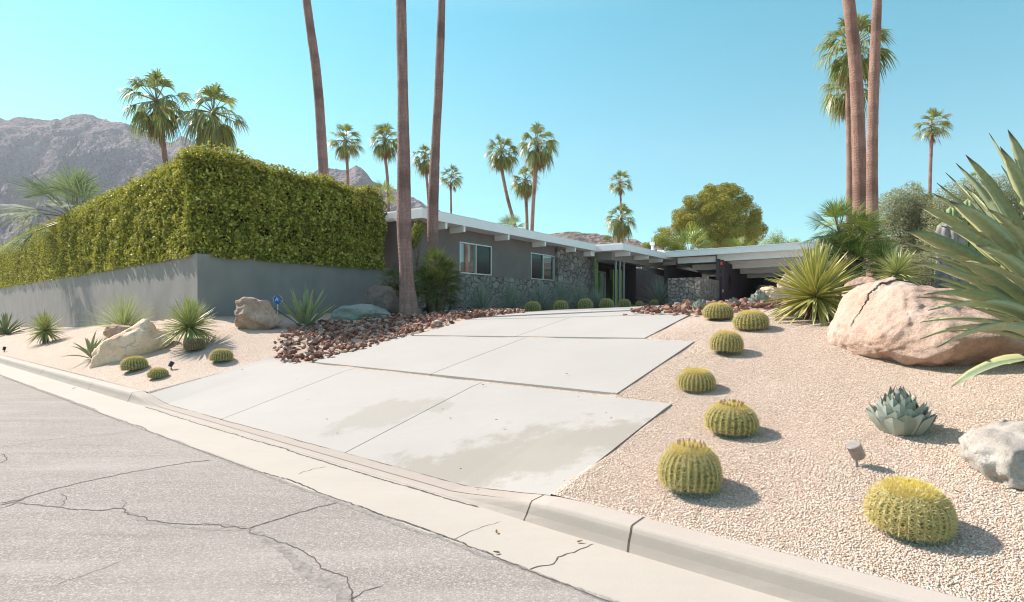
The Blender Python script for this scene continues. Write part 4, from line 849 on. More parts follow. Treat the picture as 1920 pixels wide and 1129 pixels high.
# ------------------------------------------------------------------ boulders
def rock(name, label, loc, size, seed, mat, rz=0, tilt=(0,0), sub=5, facet=7, amp=.12, sink=.25, group=None, cat='boulder', pts_=None, par=None):
    import bmesh
    bm = bmesh.new(); bmesh.ops.create_icosphere(bm, subdivisions=sub, radius=1); r = random.Random(seed)
    pl = [(Vector((r.gauss(0,1), r.gauss(0,1), r.gauss(0,.8))).normalized(), r.uniform(.62, .92)) for _ in range(facet)]
    for v in bm.verts:
        c = v.co.copy()
        for n_, d_ in pl:
            k = c.dot(n_)
            if k > d_: c = c - n_*(k-d_)*.85
        nz_ = mnoise.fractal(v.co*1.3 + Vector((seed, 0, 0)), .9, 2, 5); n2 = mnoise.fractal(v.co*5 + Vector((0, seed, 0)), .8, 2, 4)
        c *= 1 + amp*nz_*1.3 + amp*.22*n2
        v.co = Vector((c.x*size[0]/2, c.y*size[1]/2, c.z*size[2]/2))
    me = D.meshes.new(name); bm.to_mesh(me); bm.free(); me.materials.append(m[mat])
    for pg in me.polygons: pg.use_smooth = True
    o = D.objects.new(name, me); COL.objects.link(o); o.location = (loc[0], loc[1], loc[2] + size[2]*(.5-sink)); o.rotation_euler = (tilt[0], tilt[1], rz)
    if label: tag(o, label, cat, group)
    return o
# huge pink boulder shaped from its outline
def big_boulder():
    import bmesh
    Zc = 6.9; bm = bmesh.new(); bmesh.ops.create_icosphere(bm, subdivisions=6, radius=1)
    xs = np.array([1594,1600,1620,1642,1660,1700,1760,1830,1900,1960,2010]); top = np.array([612,598,574,547,532,529,533,548,570,598,650]); bot = np.array([650,662,668,672,682,688,694,696,698,695,660])
    bxs = (xs-CX)/F*Zc
    for v in bm.verts:
        c = v.co.copy()
        for n_, d_ in (((-.75,-.35,.56),.80),((.35,-.35,.87),.80),((-.1,-.88,.46),.82),((-.55,-.83,-.05),.84),((.55,-.83,.1),.86),((-.2,-.3,.93),.90),((.1,-.75,-.65),.82)):
            n_ = Vector(n_).normalized(); k_ = c.dot(n_)
            if k_ > d_: c = c - n_*(k_-d_)*.9
        u = c.x
        X_ = np.interp(u, np.linspace(-1, 1, 21), np.interp(np.linspace(0, 1, 21), np.linspace(0,1,len(bxs)), bxs))
        zt = EYE + (HY-np.interp(X_, bxs, top))/F*(Zc+.1); zb_ = EYE + (HY-np.interp(X_, bxs, bot))/F*(Zc-.75) - .08
        rr = math.sqrt(max(1e-6, 1-u*u)); s_ = c.z/rr; s_ = max(-1, min(1, s_)); ss = math.copysign(abs(s_)**.8, s_)
        zc_ = (zt+zb_)/2; Zv = zc_ + (zt-zb_)/2*ss*(rr**.5)
        yy = c.y/max(rr, .05); yv = Zc + (c.y*.95) - .32*ss*rr*(1 if c.y < 0 else .2)*-.6 - .25*(zt-Zv)*(1 if c.y < 0 else 0)
        q = Vector((X_, yv, Zv)); nz_ = mnoise.fractal(q*1.5, .9, 2, 5); n2 = mnoise.fractal(q*6, .8, 2, 4); dirn = Vector((c.x*.4, c.y, c.z)).normalized()
        rg = 1-abs(mnoise.noise(q*1.1+Vector((4,0,0))))*2; cel = mnoise.noise(q*2.6); v.co = q + dirn*(nz_*.075 + n2*.020 + rg*.03)
    me = D.meshes.new('boulder'); bm.to_mesh(me); bm.free(); me.materials.append(m['granite'])
    for pg in me.polygons: pg.use_smooth = True
    ctr = Vector(((1760-CX)/F*Zc, Zc, 1.0))
    for v in me.vertices: v.co -= ctr
    o = D.objects.new('boulder', me); COL.objects.link(o); o.location = ctr; tag(o, 'huge smooth pink granite boulder half behind the giant agave', 'boulder')
big_boulder()
b = G(1950, 912); rock('boulder', 'rough grey white boulder cut off at the lower right edge', (b[0]+.06, b[1]+.25, b[2]-.05), (.82,.62,.56), 33, 'granitegr', .9, facet=6, amp=.16, sink=.3)
b = G(240, 668); rock('boulder', 'pale slanted boulder lying behind two barrel cacti', (b[0], b[1]+.15, b[2]-.05), (1.85,.85,.98), 5, 'granitew', R(8), (0,R(-24)), facet=9, amp=.15, sink=.22)
b = G(205, 640); rock('boulder', 'brown flat boulder tucked behind the slanted pale one', (b[0]+.05, b[1]+.4, gz(b[0], b[1]+.4)), (.9,.5,.45), 8, 'granited', .2, facet=8)
b = G(465, 620); rock('boulder', 'rounded mottled brown boulder by the wall corner', (b[0], b[1]+.35, gz(b[0], b[1]+.3)-.06), (1.18,.85,.86), 12, 'granited', .3, (0,R(8)), facet=8, amp=.14, sink=.12)
b = G(676, 600); rock('boulder', 'long flat greenish boulder in the shade behind the rubble', (b[0], b[1]+.3, b[2]-.08), (1.75,.8,.62), 15, 'granitegn', .15, facet=10, amp=.12, sink=.18)
b = at(716, 16.2); rock('boulder', 'round brown boulder leaning by the foot of the thickest palm', (b[0], b[1], b[2]-.05), (1.05,.8,1.05), 17, 'granitebr', .3, facet=6, amp=.12, sink=.12)
b = at(1628, 10.8); rock('boulder', 'dark brown boulder in the shade between yucca and pink boulder', (b[0], b[1], 1.55), (1.05,.8,.75), 19, 'granited', .3, facet=8, sink=.2)
b = at(1448, 13.2); rock('boulder', 'craggy cream boulder left of the striped yucca, in front of the car', (b[0], b[1], 1.62), (.85,.6,.5), 23, 'granitew', .5, facet=9, amp=.25, sink=.15)
b = at(1478, 13.8); rock('boulder', 'upright pale boulder behind the striped yucca leaves', (b[0], b[1], 1.66), (.6,.5,1.0), 25, 'granitew', .2, facet=9, amp=.25, sink=.15)

# ------------------------------------------------------------------ lava rubble
import bmesh
def chunk(seed):
    r = random.Random(seed); bm = bmesh.new()
    for _ in range(13):
        v = Vector((r.gauss(0,1), r.gauss(0,1), r.gauss(0,1))).normalized()*r.uniform(.75, 1.05); bm.verts.new((v.x*.5, v.y*.36*r.uniform(.8,1.2), v.z*.3))
    res = bmesh.ops.convex_hull(bm, input=bm.verts); bmesh.ops.delete(bm, geom=[g for g in res['geom_interior'] if isinstance(g, bmesh.types.BMVert)], context='VERTS')
    me = D.meshes.new('lava_rock'); bm.to_mesh(me); bm.free(); me.materials.append(m['lava']); return me
CH = [chunk(i) for i in range(14)]
def inpoly(x, y, poly):
    c = False; j = len(poly)-1
    for i in range(len(poly)):
        xi, yi = poly[i]; xj, yj = poly[j]
        if (yi > y) != (yj > y) and x < (xj-xi)*(y-yi)/(yj-yi)+xi: c = not c
        j = i
    return c
def rubble(pix, n, smin, smax, nind, side, raw=False):
    poly = pix if raw else [G(*q)[:2] for q in pix]; xs = [q[0] for q in poly]; ys = [q[1] for q in poly]; out = []
    r = random.Random(len(pix)*7+n)
    while len(out) < n:
        x, y = r.uniform(min(xs), max(xs)), r.uniform(min(ys), max(ys))
        if inpoly(x, y, poly):
            near = min(out, key=lambda q: (q[0]-x)**2+(q[1]-y)**2, default=None)
            lay = r.random()
            if near and math.hypot(near[0]-x, near[1]-y) < (smin+smax)*.21 and lay > .35: continue
            out.append((x, y, gz(x, y) + (.03 if lay > .35 else .09), r.uniform(smin, smax)*(1 if r.random() > .12 else 1.35)))
    out.sort(key=lambda q: q[1]/q[3]); mb = MB()
    for k, (x, y, z, s) in enumerate(out):
        e = (r.gauss(0, .45), r.gauss(0, .45), r.uniform(0, 6.28)); me = CH[r.randrange(14)]
        if k < nind:
            o = D.objects.new('lava_rock', me); COL.objects.link(o); o.location = (x, y, z); o.rotation_euler = e; o.scale = (s, s, s)
            tag(o, f'angular red brown lava rock in the rubble bed {side}', 'rock', f'lava rocks {side}')
        else:
            from mathutils import Euler
            M_ = Euler(e).to_matrix(); v = np.array([list(M_ @ (q.co*s) + Vector((x, y, z))) for q in me.vertices]); mb.add(v, [tuple(f.vertices) for f in me.polygons])
    if mb.n: tag(mb.build('rubble', m['lava2']), f'mass of red brown lava rubble {side}', 'rubble', kind='stuff')
rubble([(512,668),(528,684),(583,681),(640,668),(773,629.5),(868,600),(925,594),(985,588),(930,585),(840,590),(760,594),(680,604),(600,607),(560,612),(530,630),(516,650)], 1900, .10, .175, 215, 'left of the driveway')
rubble([(2.2,11.3),(2.75,10.75),(3.2,10.15),(4.3,10.35),(5.4,10.7),(6.6,11.2),(6.6,13),(4.5,13.2),(3.1,12.4)], 420, .10, .21, 80, 'right of the driveway', True)

# ------------------------------------------------------------------ pebbles near the camera (uncountable)
n = 520000; Xp = rng.uniform(.2, 8.5, n); Yp = rng.uniform(2.2, 9.5, n); a_, b_ = ab(Xp, Yp)
spill = rng.random(n) < .05*np.exp(-rng.random(n)*2)
k = (rng.random(n) < np.interp(Yp, [5.2, 9.4], [1, 0])) & (b_ > 3.53) & (Xp/Yp < .98) & ~((a_ > 2.44) & (b_ < 5.68) & ~(spill & (a_ < 2.44+rng.exponential(.05, n)))) & ~((a_ > 3.15) & (b_ > 5.66) & (b_ < 8.1) & ~(spill & (a_ < 3.15+rng.exponential(.05, n)))) & ~((a_ > 3.98) & (b_ > 8.1)) & (a_ < 4.2)
Xp, Yp = Xp[k], Yp[k]; n = len(Xp); sz = rng.uniform(.0035, .0078, n)*np.where(rng.random(n) < .03, 1.5, 1); a_, b_ = a_[k], b_[k]; on = (((a_ > 2.46) & (b_ < 5.66)) | ((a_ > 3.17) & (b_ > 5.77))); Zp = np.where(on, np.where(b_ < 5.7, slabz(a_, b_, 0), slabz(a_, b_, 1))+.002, zg(Xp, Yp)) + sz*.35
oc = np.array([(1,0,0),(0,1,0),(-1,0,0),(0,-1,0),(0,0,1),(0,0,-1.)])*1.0; ofc = np.array([(0,1,4),(1,2,4),(2,3,4),(3,0,4),(1,0,5),(2,1,5),(3,2,5),(0,3,5)])
th = rng.uniform(0, 6.28, n); V = oc[None]*rng.uniform(.65, 1.35, (n,1,3))*sz[:, None, None] + rng.normal(0, .12, (n,6,3))*sz[:, None, None]
Vx = V[..., 0]*np.cos(th)[:, None] - V[..., 1]*np.sin(th)[:, None]; Vy = V[..., 0]*np.sin(th)[:, None] + V[..., 1]*np.cos(th)[:, None]
Gz = np.array([mnoise.noise((x*1.3, y*1.3, 0)) for x, y in zip(Xp, Yp)])*.02*sm((ab(Xp, Yp)[1]-3.5)/.8)
Vf = np.stack([Vx + Xp[:, None], Vy + Yp[:, None], V[..., 2]*.75 + (Zp+Gz)[:, None]], -1)
mb = MB(); mb.add(Vf.reshape(-1,3), (ofc[None] + (np.arange(n)*6)[:, None, None]).reshape(-1, 3))
tag(mb.build('gravel', m['pebble'], smooth=True), 'loose pink and cream gravel stones on the right slope', 'gravel', kind='stuff')

# ------------------------------------------------------------------ house
ZF, ZT, ZB = 1.0, 5.01, 4.69   # wall foot, roof top, fascia bottom
hr = thing('house', 'low grey modernist house with white roof edges and stone facade', 'house', (*hs(6, 0), 1.5))
HB = np.array([*hs(6, 0), 1.5])
def hpart(name, mb, mat, parent=None, label=None, smooth=False):
    par = parent or hr; o = mb.build(name, mat, par, smooth); o.location = tuple(-HB) if par is hr else (0, 0, 0)
    if par is not hr: o.location = (0, 0, 0)
    if label: o['label'] = label
    return o
pL = hp(775, .3); pE = hp(1117, 0)
def wallp(q, p0, p1, z0, z1, mat='house', thk=.2): mb = MB(); hbox(mb, p0, p1, q-thk, q, z0, z1); return hpart('wall', mb, m[mat])
# main wall with real window openings
w1 = (0.0, hp(921, 0)); w2 = (hp(995, 0), hp(1039.5, 0)); zs, zt_ = 2.97, 4.21
mb = MB(); pS = w2[1]+.06
for (p0, p1, z0, z1) in [(pL, w1[0], ZF, ZB+.1), (w1[0], w1[1], ZF, zs), (w1[0], w1[1], zt_, ZB+.1), (w1[1], w2[0], ZF, ZB+.1), (w2[0], w2[1], ZF, zs), (w2[0], w2[1], zt_, ZB+.1), (w2[1], pS, ZF, ZB+.1)]: hbox(mb, p0, p1, -.2, 0, z0, z1)
hpart('wall', mb, m['house'], label='grey stucco front wall between the windows')
mb = MB(); hbox(mb, pL, pL+.2, -9, -.2, ZF, ZB+.1); hpart('wall', mb, m['house'])
# stone base and stone panel
def stonebox(p0, p1, q, z0, z1, mat='stone', top=None, thk=.5):
    nI, nJ = max(3, int((p1-p0)/.12)), max(3, int((z1-z0)/.12)); mb = MB(); Gd = np.zeros((nI, nJ, 3))
    for i, p_ in enumerate(np.linspace(p0, p1, nI)):
        for j, z_ in enumerate(np.linspace(z0, z1, nJ)):
            o = mnoise.noise((p_*2.4, z_*2.8, 3))*.07 + mnoise.noise((p_*6, z_*6, 3))*.035; zz = z_ + (mnoise.noise((p_*3.2, 0, 9))*.05 if j == nJ-1 else 0)
            Gd[i, j] = (*hs(p_, q+o), zz)
    grid(mb, Gd); bk = Gd[:, -1].copy(); 
    for i, p_ in enumerate(np.linspace(p0, p1, nI)): bk[i, :2] = hs(p_, q-thk)
    grid(mb, np.stack([Gd[:, -1], bk], 1)); 
    for e, fl in ((0, 1), (-1, 0)):
        s_ = Gd[e].copy(); pp = (p0, p1)[0 if e == 0 else 1]; s_[:, :2] = hs(pp, q-thk); grid(mb, np.stack([Gd[e], s_], 1), flip=bool(fl))
    return mb
mb = stonebox(pL, pS, .14, ZF, 2.93, thk=.12); hpart('stone_base', mb, m['stone'])
mb = stonebox(pS, pE, .16, ZF, ZB+.02, thk=.4); hpart('stone_panel', mb, m['stone'])
def window(p0, p1, q, z0, z1, mull, refl=(True, False)):
    fr = MB(); t_ = .045
    for (a, b, c, d) in [(p0, p1, z0, z0+t_), (p0, p1, z1-t_, z1), (p0, p0+t_, z0+t_, z1-t_), (p1-t_, p1, z0+t_, z1-t_), (mull-t_/2, mull+t_/2, z0+t_, z1-t_)]: hbox(fr, a, b, q-.06, q+.025, c, d)
    o = MB(); hbox(o, p0+t_, mull-t_/2, q-.055, q-.04, z0+t_, z1-t_, 0 if refl[0] else 1); hbox(o, mull+t_/2, p1-t_, q-.045, q-.03, z0+t_, z1-t_, 0 if refl[1] else 1)
    f = hpart('window', fr, m['alu']); hpart('pane', o, [m['glass'], m['screen']], f)
    return f
window(w1[0], w1[1], 0, zs, zt_, hp(892, 0)); window(w2[0], w2[1], 0, zs, zt_, hp(1018, 0), (False, True))
# roofs: left wing, entry wing
qf, qe = .75, 2.31; pA = hp(791, qf)
pJ = hp(1117, qf); pEnd = hp(1299.5, qe)
mb = MB(); hbox(mb, pA, pJ, -9, qf, ZB, ZT); prism(mb, [hs(pA-.02,qf-1.6), hs(pA-.9,qf-2.0), hs(pA-.9,-9), hs(pA-.02,-9)], ZB+.03, ZT-.01)
hbox(mb, pJ, pEnd, -9, qe, ZB-.03, ZT-.045)
rf = hpart('roof', mb, m['white'])
mb = MB(); hbox(mb, pA+.05, pJ, -9, qf-.05, ZT+.003, ZT+.05); hbox(mb, pJ+.05, pEnd-.06, -8.95, qe-.06, ZT-.04, ZT+.03); hpart('roof_edge', mb, m['roof'], rf)
# tapered beam ends
def beamend(px, q0, q1, zt2, zb2, wd=.11):
    mb = MB(); p_ = hp(px, q1); v = [(*hs(p_-wd/2, q0), zt2), (*hs(p_-wd/2, q1), zt2), (*hs(p_-wd/2, q1), zt2-(zt2-zb2)*.95), (*hs(p_-wd/2, q0), zb2), (*hs(p_+wd/2, q0), zt2), (*hs(p_+wd/2, q1), zt2), (*hs(p_+wd/2, q1), zt2-(zt2-zb2)*.95), (*hs(p_+wd/2, q0), zb2)]
    mb.add(v, BOXF); hpart('beam', mb, m['white'])
for px in (837, 871, 954, 1022.5, 1079): beamend(px, -.25, .70, ZB-.002, 4.46)
for px in (1181, 1215.5, 1242, 1267.5, 1292): beamend(px, .9, 2.24, ZB-.032, 4.42)
mb = MB(); hbox(mb, pJ-.3, hp(1171, qe)-.05, -.2, 0.6, ZB-.28, ZB-.034); hpart('beam', mb, m['white'])
# entry: lintel, posts, recess
ql = 1.4; zl0, zl1 = 4.22, 4.58
mb = MB(); hbox(mb, hp(1147, ql), hp(1250, ql), ql-.12, ql, zl0, ZB-.035); hbox(mb, hp(1147, ql), hp(1147, ql)+.1, -.6, ql-.12, zl0+.0, ZB-.035); hbox(mb, pE-.1, hp(1150, .2), .05, .2, 4.25, ZB-.035); hpart('lintel', mb, m['trim'])
for px in (1154.6, 1162.2, 1169.8): mb = MB(); p_ = hp(px, 1.34); hbox(mb, p_-.04, p_+.04, 1.3, 1.38, 1.3, zl0+.002); hpart('post', mb, m['alu'])
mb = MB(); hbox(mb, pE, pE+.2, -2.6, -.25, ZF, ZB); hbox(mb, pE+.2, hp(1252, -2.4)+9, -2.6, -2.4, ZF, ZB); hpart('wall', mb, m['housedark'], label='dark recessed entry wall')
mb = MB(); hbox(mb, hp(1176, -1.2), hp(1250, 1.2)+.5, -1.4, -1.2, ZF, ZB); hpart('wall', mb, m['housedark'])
pg = hp(1250, ql)
mb = MB(); hbox(mb, pg, pg+9.5, ql-.2, ql, ZF, ZB-.034); hpart('wall', mb, m['house'], label='grey wall right of the entry')
window(hp(1282, ql+.03), hp(1313, ql+.03), ql+.03, 3.55, 4.02, hp(1297, ql+.03), (False, False))
mb = MB(); p0, p1 = hp(1120, -2.3), hp(1134.5, -2.3)
for (a, b, c, d) in [(p0-.2, p0, 1.5, 4.0), (p1, p1+.09, 1.5, 4.0), (p0-.2, p1+.09, 4.0, 4.09)]: hbox(mb, a, b, -2.4, -2.3, c, d)
dr_ = hpart('door', mb, m['alu'], label='glass entry door in pale frame'); mb = MB(); hbox(mb, p0, p1, -2.39, -2.35, 1.5, 4.0); hpart('pane', mb, m['glass'], dr_)
mb = MB(); pw = hp(1141, -2.3); hbox(mb, pw, pw+.42, -2.4, -2.22, 3.6, 4.3); hpart('wall_lamp', mb, m['black'])
mb = MB(); pw = hp(1215, -1.1)
# curved light fascia panel seen under the lintel
prism(mb, [hs(hp(1204,1.1),1.1), hs(hp(1249,1.1),1.1), hs(hp(1249,1.1),1.16), hs(hp(1204,1.1),1.16)], [3.98,3.72,3.72,3.98], [4.215,4.2,4.2,4.215]); hpart('valance', mb, m['trim'], label='pale stone coloured valance under the lintel')
# low stone courtyard wall (own thing)
lw = thing('stone_wall', 'low flagstone courtyard wall before the carport', 'wall', (10.03, 30.2, 1.8)); LB = np.array((10.03, 30.2, 1.8)); e1 = np.array((.567,.824)); e2 = np.array((.824,-.567))
C0 = np.array((10.03, 30.2)); 
def sface(Pa, Pb, nrm, z0, z1, mb):
    L_ = np.linalg.norm(Pb-Pa); nI, nJ = max(4, int(L_/.12)), 14; Gd = np.zeros((nI, nJ, 3))
    for i, t_ in enumerate(np.linspace(0, 1, nI)):
        for j, z_ in enumerate(np.linspace(z0, z1, nJ)):
            q = Pa+(Pb-Pa)*t_; ed = min(1, 4*min(t_, 1-t_)); o = (mnoise.noise((q[0]*2.4, q[1]*2.4, z_*2.8))*.06+.0)*ed; Gd[i, j] = (q[0]+nrm[0]*o, q[1]+nrm[1]*o, z_)
    grid(mb, Gd - LB, 0)
c1 = C0 - e2*1.75; c2 = C0 + e1*3.9; c3 = c1 + e1*.45; c4 = C0 - e2*.45 + e1*.45; c5 = c2 - e2*.45
mb = MB(); sface(C0, c2, e2, 1.2, 3.26, mb); sface(c1, C0, -e1, 1.2, 3.26, mb); sface(c2, c5, e1, 1.2, 3.26, mb); sface(c3, c1, -e2, 1.2, 3.26, mb); sface(c4, c3, e1, 1.2, 3.26, mb); sface(c5, c4, -e2, 1.2, 3.26, mb)
tp = [c1, C0, c2, c5, c4, c3]; mb.add([(q[0]-LB[0], q[1]-LB[1], 3.255-LB[2]) for q in tp], [(0,1,4,5),(1,2,3,4)]); mb.build('masonry', m['stonelow'], lw)
# ------------------------------------------------------------------ carport (part of the house)
CS = np.array((10.25, 36.1)); CA = np.array((12.28, 33.5))
def cw(s, t_, o=CA): q = o + e1*s + e2*t_; return (q[0], q[1])
def cz(s): return -.095*s    # roof falls to the back
def croof(z0, z1, s0, s1, t0, t1, mb): return prism(mb, [cw(s0,t0), cw(s1,t0), cw(s1,t1), cw(s0,t1)], [z0+cz(s0), z0+cz(s1), z0+cz(s1)+.12, z0+cz(s0)+.12], [z1+cz(s0), z1+cz(s1), z1+cz(s1)+.12, z1+cz(s0)+.12])
tA = -3.3; tB = 10.5
zft = EYE + 3.50
mb = MB(); croof(zft-.33, zft, -.35, -.2, tA, tB, mb); croof(zft-.12, zft-.02, -.2, 10, tA, tB, mb); croof(zft+.004, zft+.035, -.40, 9.9, tA, tB, mb)
hpart('roof', mb, m['white'], label='long white carport roof edge')
for k, (s, zb2) in enumerate([(.25, 2.86), (2.27, 2.52), (4.36, 2.31), (6.35, 2.12)]):
    mb = MB(); q = [cw(s, -.2 if k else -.2), cw(s+.14, -.2), cw(s+.14, tB), cw(s, tB)]; zz = EYE+zb2
    prism(mb, q, [zz, zz, zz+.12, zz+.12], [zz+.47, zz+.47, zz+.6, zz+.6]); hpart('beam', mb, m['white'])
mb = MB(); prism(mb, [cw(.3,-2.6), cw(.42,-2.6), cw(.42,-.3), cw(.3,-.3)], EYE+2.86-.02, EYE+3.2); hpart('beam', mb, m['white'])
mb = MB(); prism(mb, [cw(1.9,-2.2), cw(2.02,-2.2), cw(2.02,-.3), cw(1.9,-.3)], EYE+2.5, EYE+2.85); hpart('beam', mb, m['white'])
mb = MB(); prism(mb, [cw(.0,-.2), cw(.2,-.2), cw(.2,0), cw(.0,0)], 1.2, EYE+2.98); hpart('post', mb, m['housedark'])
mb = MB(); prism(mb, [cw(.2,0.02), cw(8.6,.02), cw(8.6,.2), cw(.2,.2)], [1.2]*4, [EYE+2.93, EYE+2.25, EYE+2.25, EYE+2.93]); hpart('wall', mb, m['plum'], label='plum carport side wall')
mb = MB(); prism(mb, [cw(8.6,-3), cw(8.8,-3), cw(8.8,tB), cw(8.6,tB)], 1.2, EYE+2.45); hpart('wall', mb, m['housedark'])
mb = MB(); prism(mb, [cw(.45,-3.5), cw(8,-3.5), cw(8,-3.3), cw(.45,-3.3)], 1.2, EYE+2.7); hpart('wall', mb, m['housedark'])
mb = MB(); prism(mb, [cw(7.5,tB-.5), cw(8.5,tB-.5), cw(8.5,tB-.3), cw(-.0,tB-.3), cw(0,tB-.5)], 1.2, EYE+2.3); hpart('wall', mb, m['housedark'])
def on_wall(px, z, r): 
    u = (px-CX)/F; s = (CA[0]+.2*e2[0] - u*(CA[1]+.2*e2[1]))/(u*e1[1]-e1[0]); return s
mb = MB(); s = on_wall(1351.5, 0, 0); box(mb, (0,0,0), (.01,.01,.01)); mb = MB()
prism(mb, [cw(s-.09,.2), cw(s+.09,.2), cw(s+.09,.29), cw(s-.09,.29)], EYE+2.58, EYE+2.76); t = plain('alarm_red', (.5,.05,.03), .5); hpart('alarm_bell', mb, t)
mb = MB(); s = on_wall(1355, 0, 0); prism(mb, [cw(s-.05,.2), cw(s+.05,.2), cw(s+.05,.23), cw(s-.05,.23)], EYE+1.0, EYE+1.16); hpart('switch_plate', mb, m['white'])
# wall ornament: cluster of small discs
orn = thing('wall_ornament', 'dark metal ornament of small discs hanging on the plum carport wall', 'ornament', (*cw(on_wall(1367,0,0), .24), EYE+1.65)); mb = MB()
for k in range(46):
    a = rng.uniform(0, 6.28); rr_ = math.sqrt(rng.random()); ds_, dz_ = rr_*math.cos(a)*.34, rr_*math.sin(a)*.5; cx_ = e1*ds_ + e2*rng.uniform(.0, .06)
    tube(mb, [(cx_[0], cx_[1], dz_), (cx_[0]+e2[0]*.02, cx_[1]+e2[1]*.02, dz_)], rng.uniform(.035, .06), 8)
mb.build('discs', m['black'], orn)
# roof bits
mb = MB(); c = np.array(P(1081, 452, 36)); box(mb, (c[0], c[1], ZT+.32), (1.6,1.2,.62)); o = mb.build('rooftop_unit', m['white']); o.location = (0,0,0); o.parent = hr; o.location = tuple(-HB)
fl = MB(); c = np.array(P(1226, 470, 40)); tube(fl, [(c[0], c[1], 4.8), (c[0]-.1, c[1], 6.1)], .11, 10); tube(fl, [(c[0]-.11, c[1], 6.1), (c[0]-.12, c[1], 6.3)], .17, 10); hpart('chimney', fl, m['white'], smooth=True)
fl = MB(); c = np.array(P(1239, 475, 40)); box(fl, (c[0], c[1], 5.55), (.4,.4,.35)); tube(fl, [(c[0], c[1], 4.9), (c[0], c[1], 5.4)], .13, 8); hpart('vent', fl, m['white'])
# columnar cacti at the entry
def column(name, label, px, q, zt2, rad, mat, n=1, spread=.12, group=None, ribs=7, loc=None, hts=None):
    if loc is None: x, y = hs(hp(px, q), q)
    else: x, y = loc
    z = gz(x, y); root = thing(name, label, 'cactus', (x, y, z), 0, group); 
    for k in range(n):
        dx, dy = (k-(n-1)/2)*spread*.9, (rng.random()-.5)*spread; h_ = (hts[k] if hts else zt2 - z - rng.uniform(0, .25)*(k > 0)*1.0); mb = MB()
        s_ = np.linspace(-.1, h_, 24); rr = rad*(1+.05*np.sin(s_*5+k))*np.where(s_ > h_-rad, np.sqrt(np.clip(1-((s_-h_+rad)/rad)**2, .02, 1)), 1)
        tube(mb, np.c_[dx+.01*np.sin(s_*1.3+k), dy+0*s_, s_], rr, ribs*6, rib=.28, ribn=ribs); mb.build('stem', m[mat], root, smooth=True)
    return root
column('column_cactus', 'tall slender column cactus at the right end of the stone facade', 1117.5, .55, 4.42, .07, 'colcactus', 2, .13, 'entry column cacti')
column('column_cactus', 'thick blue green column cactus in front of the glass door', 1126.5, .3, 3.7, .14, 'palecactus', 1, .1, 'entry column cacti')
column('column_cactus', 'lime green thin cactus column left of the entry posts', 1150, .9, 3.85, .038, 'limecactus', 1, group='lime column cacti')
column('column_cactus', 'lime green thin cactus column behind the first entry post', 1157.5, .9, 3.85, .038, 'limecactus', 1, group='lime column cacti')
column('column_cactus', 'lime green thin cactus column behind the second entry post', 1165, .9, 3.85, .038, 'limecactus', 1, group='lime column cacti')
x = (1777-CX)/F*14; column('column_cactus', 'corky grey old cactus column behind the giant agave', 0, 0, 0, .30, 'cork', 1, .2, ribs=9, loc=(x, 14), hts=[1.9])
x = (1803-CX)/F*15.5; column('column_cactus', 'cluster of green organ pipe columns behind the giant agave', 0, 0, 0, .15, 'colcactus', 5, .24, ribs=7, loc=(x, 15.5), hts=[2.1, 2.55, 2.2, 2.75, 2.3])

# ------------------------------------------------------------------ car in the carport
cb = np.array((16.6, 36.4)); cz0 = gz(*cb)+.03; car = thing('parked_car', 'silver car parked in the carport, rear end showing', 'car', (cb[0], cb[1], cz0), math.atan2(e1[1], e1[0]))
t = NT('car_paint'); t.pbr((.42,.47,.50), .25, metal=.6); m['paint'] = t.m; t.b.inputs['Coat Weight'].default_value = .6
m['tyre'] = plain('tyre', (.02,.02,.02), .8); m['lampred'] = plain('tail_lamp', (.35,.02,.02), .2); m['plate'] = plain('number_plate', (.6,.62,.66), .4)
def loft(secs, n=20):
    mb = MB(); V = []
    for x_, hw, z0_, z1_, e_ in secs:
        a = np.linspace(0, 2*np.pi, n, endpoint=False); ca, sa = np.cos(a), np.sin(a)
        V.append(np.stack([0*a+x_, hw*np.sign(ca)*np.abs(ca)**e_, (z0_+z1_)/2+(z1_-z0_)/2*np.sign(sa)*np.abs(sa)**e_], -1))
    V = np.array(V); k_ = len(secs); i = np.arange(k_-1)[:, None]*n; j = np.arange(n)[None]
    mb.add(V.reshape(-1,3), np.stack([i+j, i+(j+1) % n, i+n+(j+1) % n, i+n+j], -1).reshape(-1,4)[:, ::-1]); mb.f.append((np.arange(n)[None], 0)); mb.f.append(((np.arange(n)[::-1]+(k_-1)*n)[None], 0)); return mb
loft([(-.03,.70,.42,.82,.35),(.05,.84,.26,.93,.3),(.5,.89,.22,.97,.28),(1.2,.9,.2,.96,.28),(2.6,.9,.2,.94,.28),(3.7,.89,.22,.88,.3),(4.3,.84,.25,.78,.35),(4.5,.7,.35,.65,.4)]).build('body', m['paint'], car, smooth=True)
loft([(.55,.62,.9,.96,.5),(1.25,.62,.9,1.36,.5),(1.9,.62,.9,1.4,.5),(2.6,.62,.9,1.34,.5),(3.4,.64,.88,.95,.5)]).build('cabin', m['glass'], car, smooth=True)
mb = MB(); tube(mb, [(1.2,-.56,1.36),(1.2,.56,1.36),(2.5,.56,1.36),(2.5,-.56,1.36)], .03, 6); box(mb, (1.85,0,1.385), (1.3,1.1,.05)); mb.build('roof', m['paint'], car)
for sx in (.85, 3.6):
    for sy in (-.82, .82):
        mb = MB(); tube(mb, [(sx, sy-.1, .31), (sx, sy+.1, .31)], .31, 20); w = mb.build('wheel', m['tyre'], car); mb = MB(); tube(mb, [(sx, sy-.11, .31), (sx, sy+.11, .31)], .19, 14); mb.build('rim', m['alu'], w)
for sy in (-.66, .66): mb = MB(); box(mb, (-.02, sy, .72), (.1,.24,.14)); mb.build('tail_light', m['lampred'], car)
mb = MB(); box(mb, (-.055, 0, .66), (.03,.34,.15)); mb.build('number_plate', m['plate'], car)
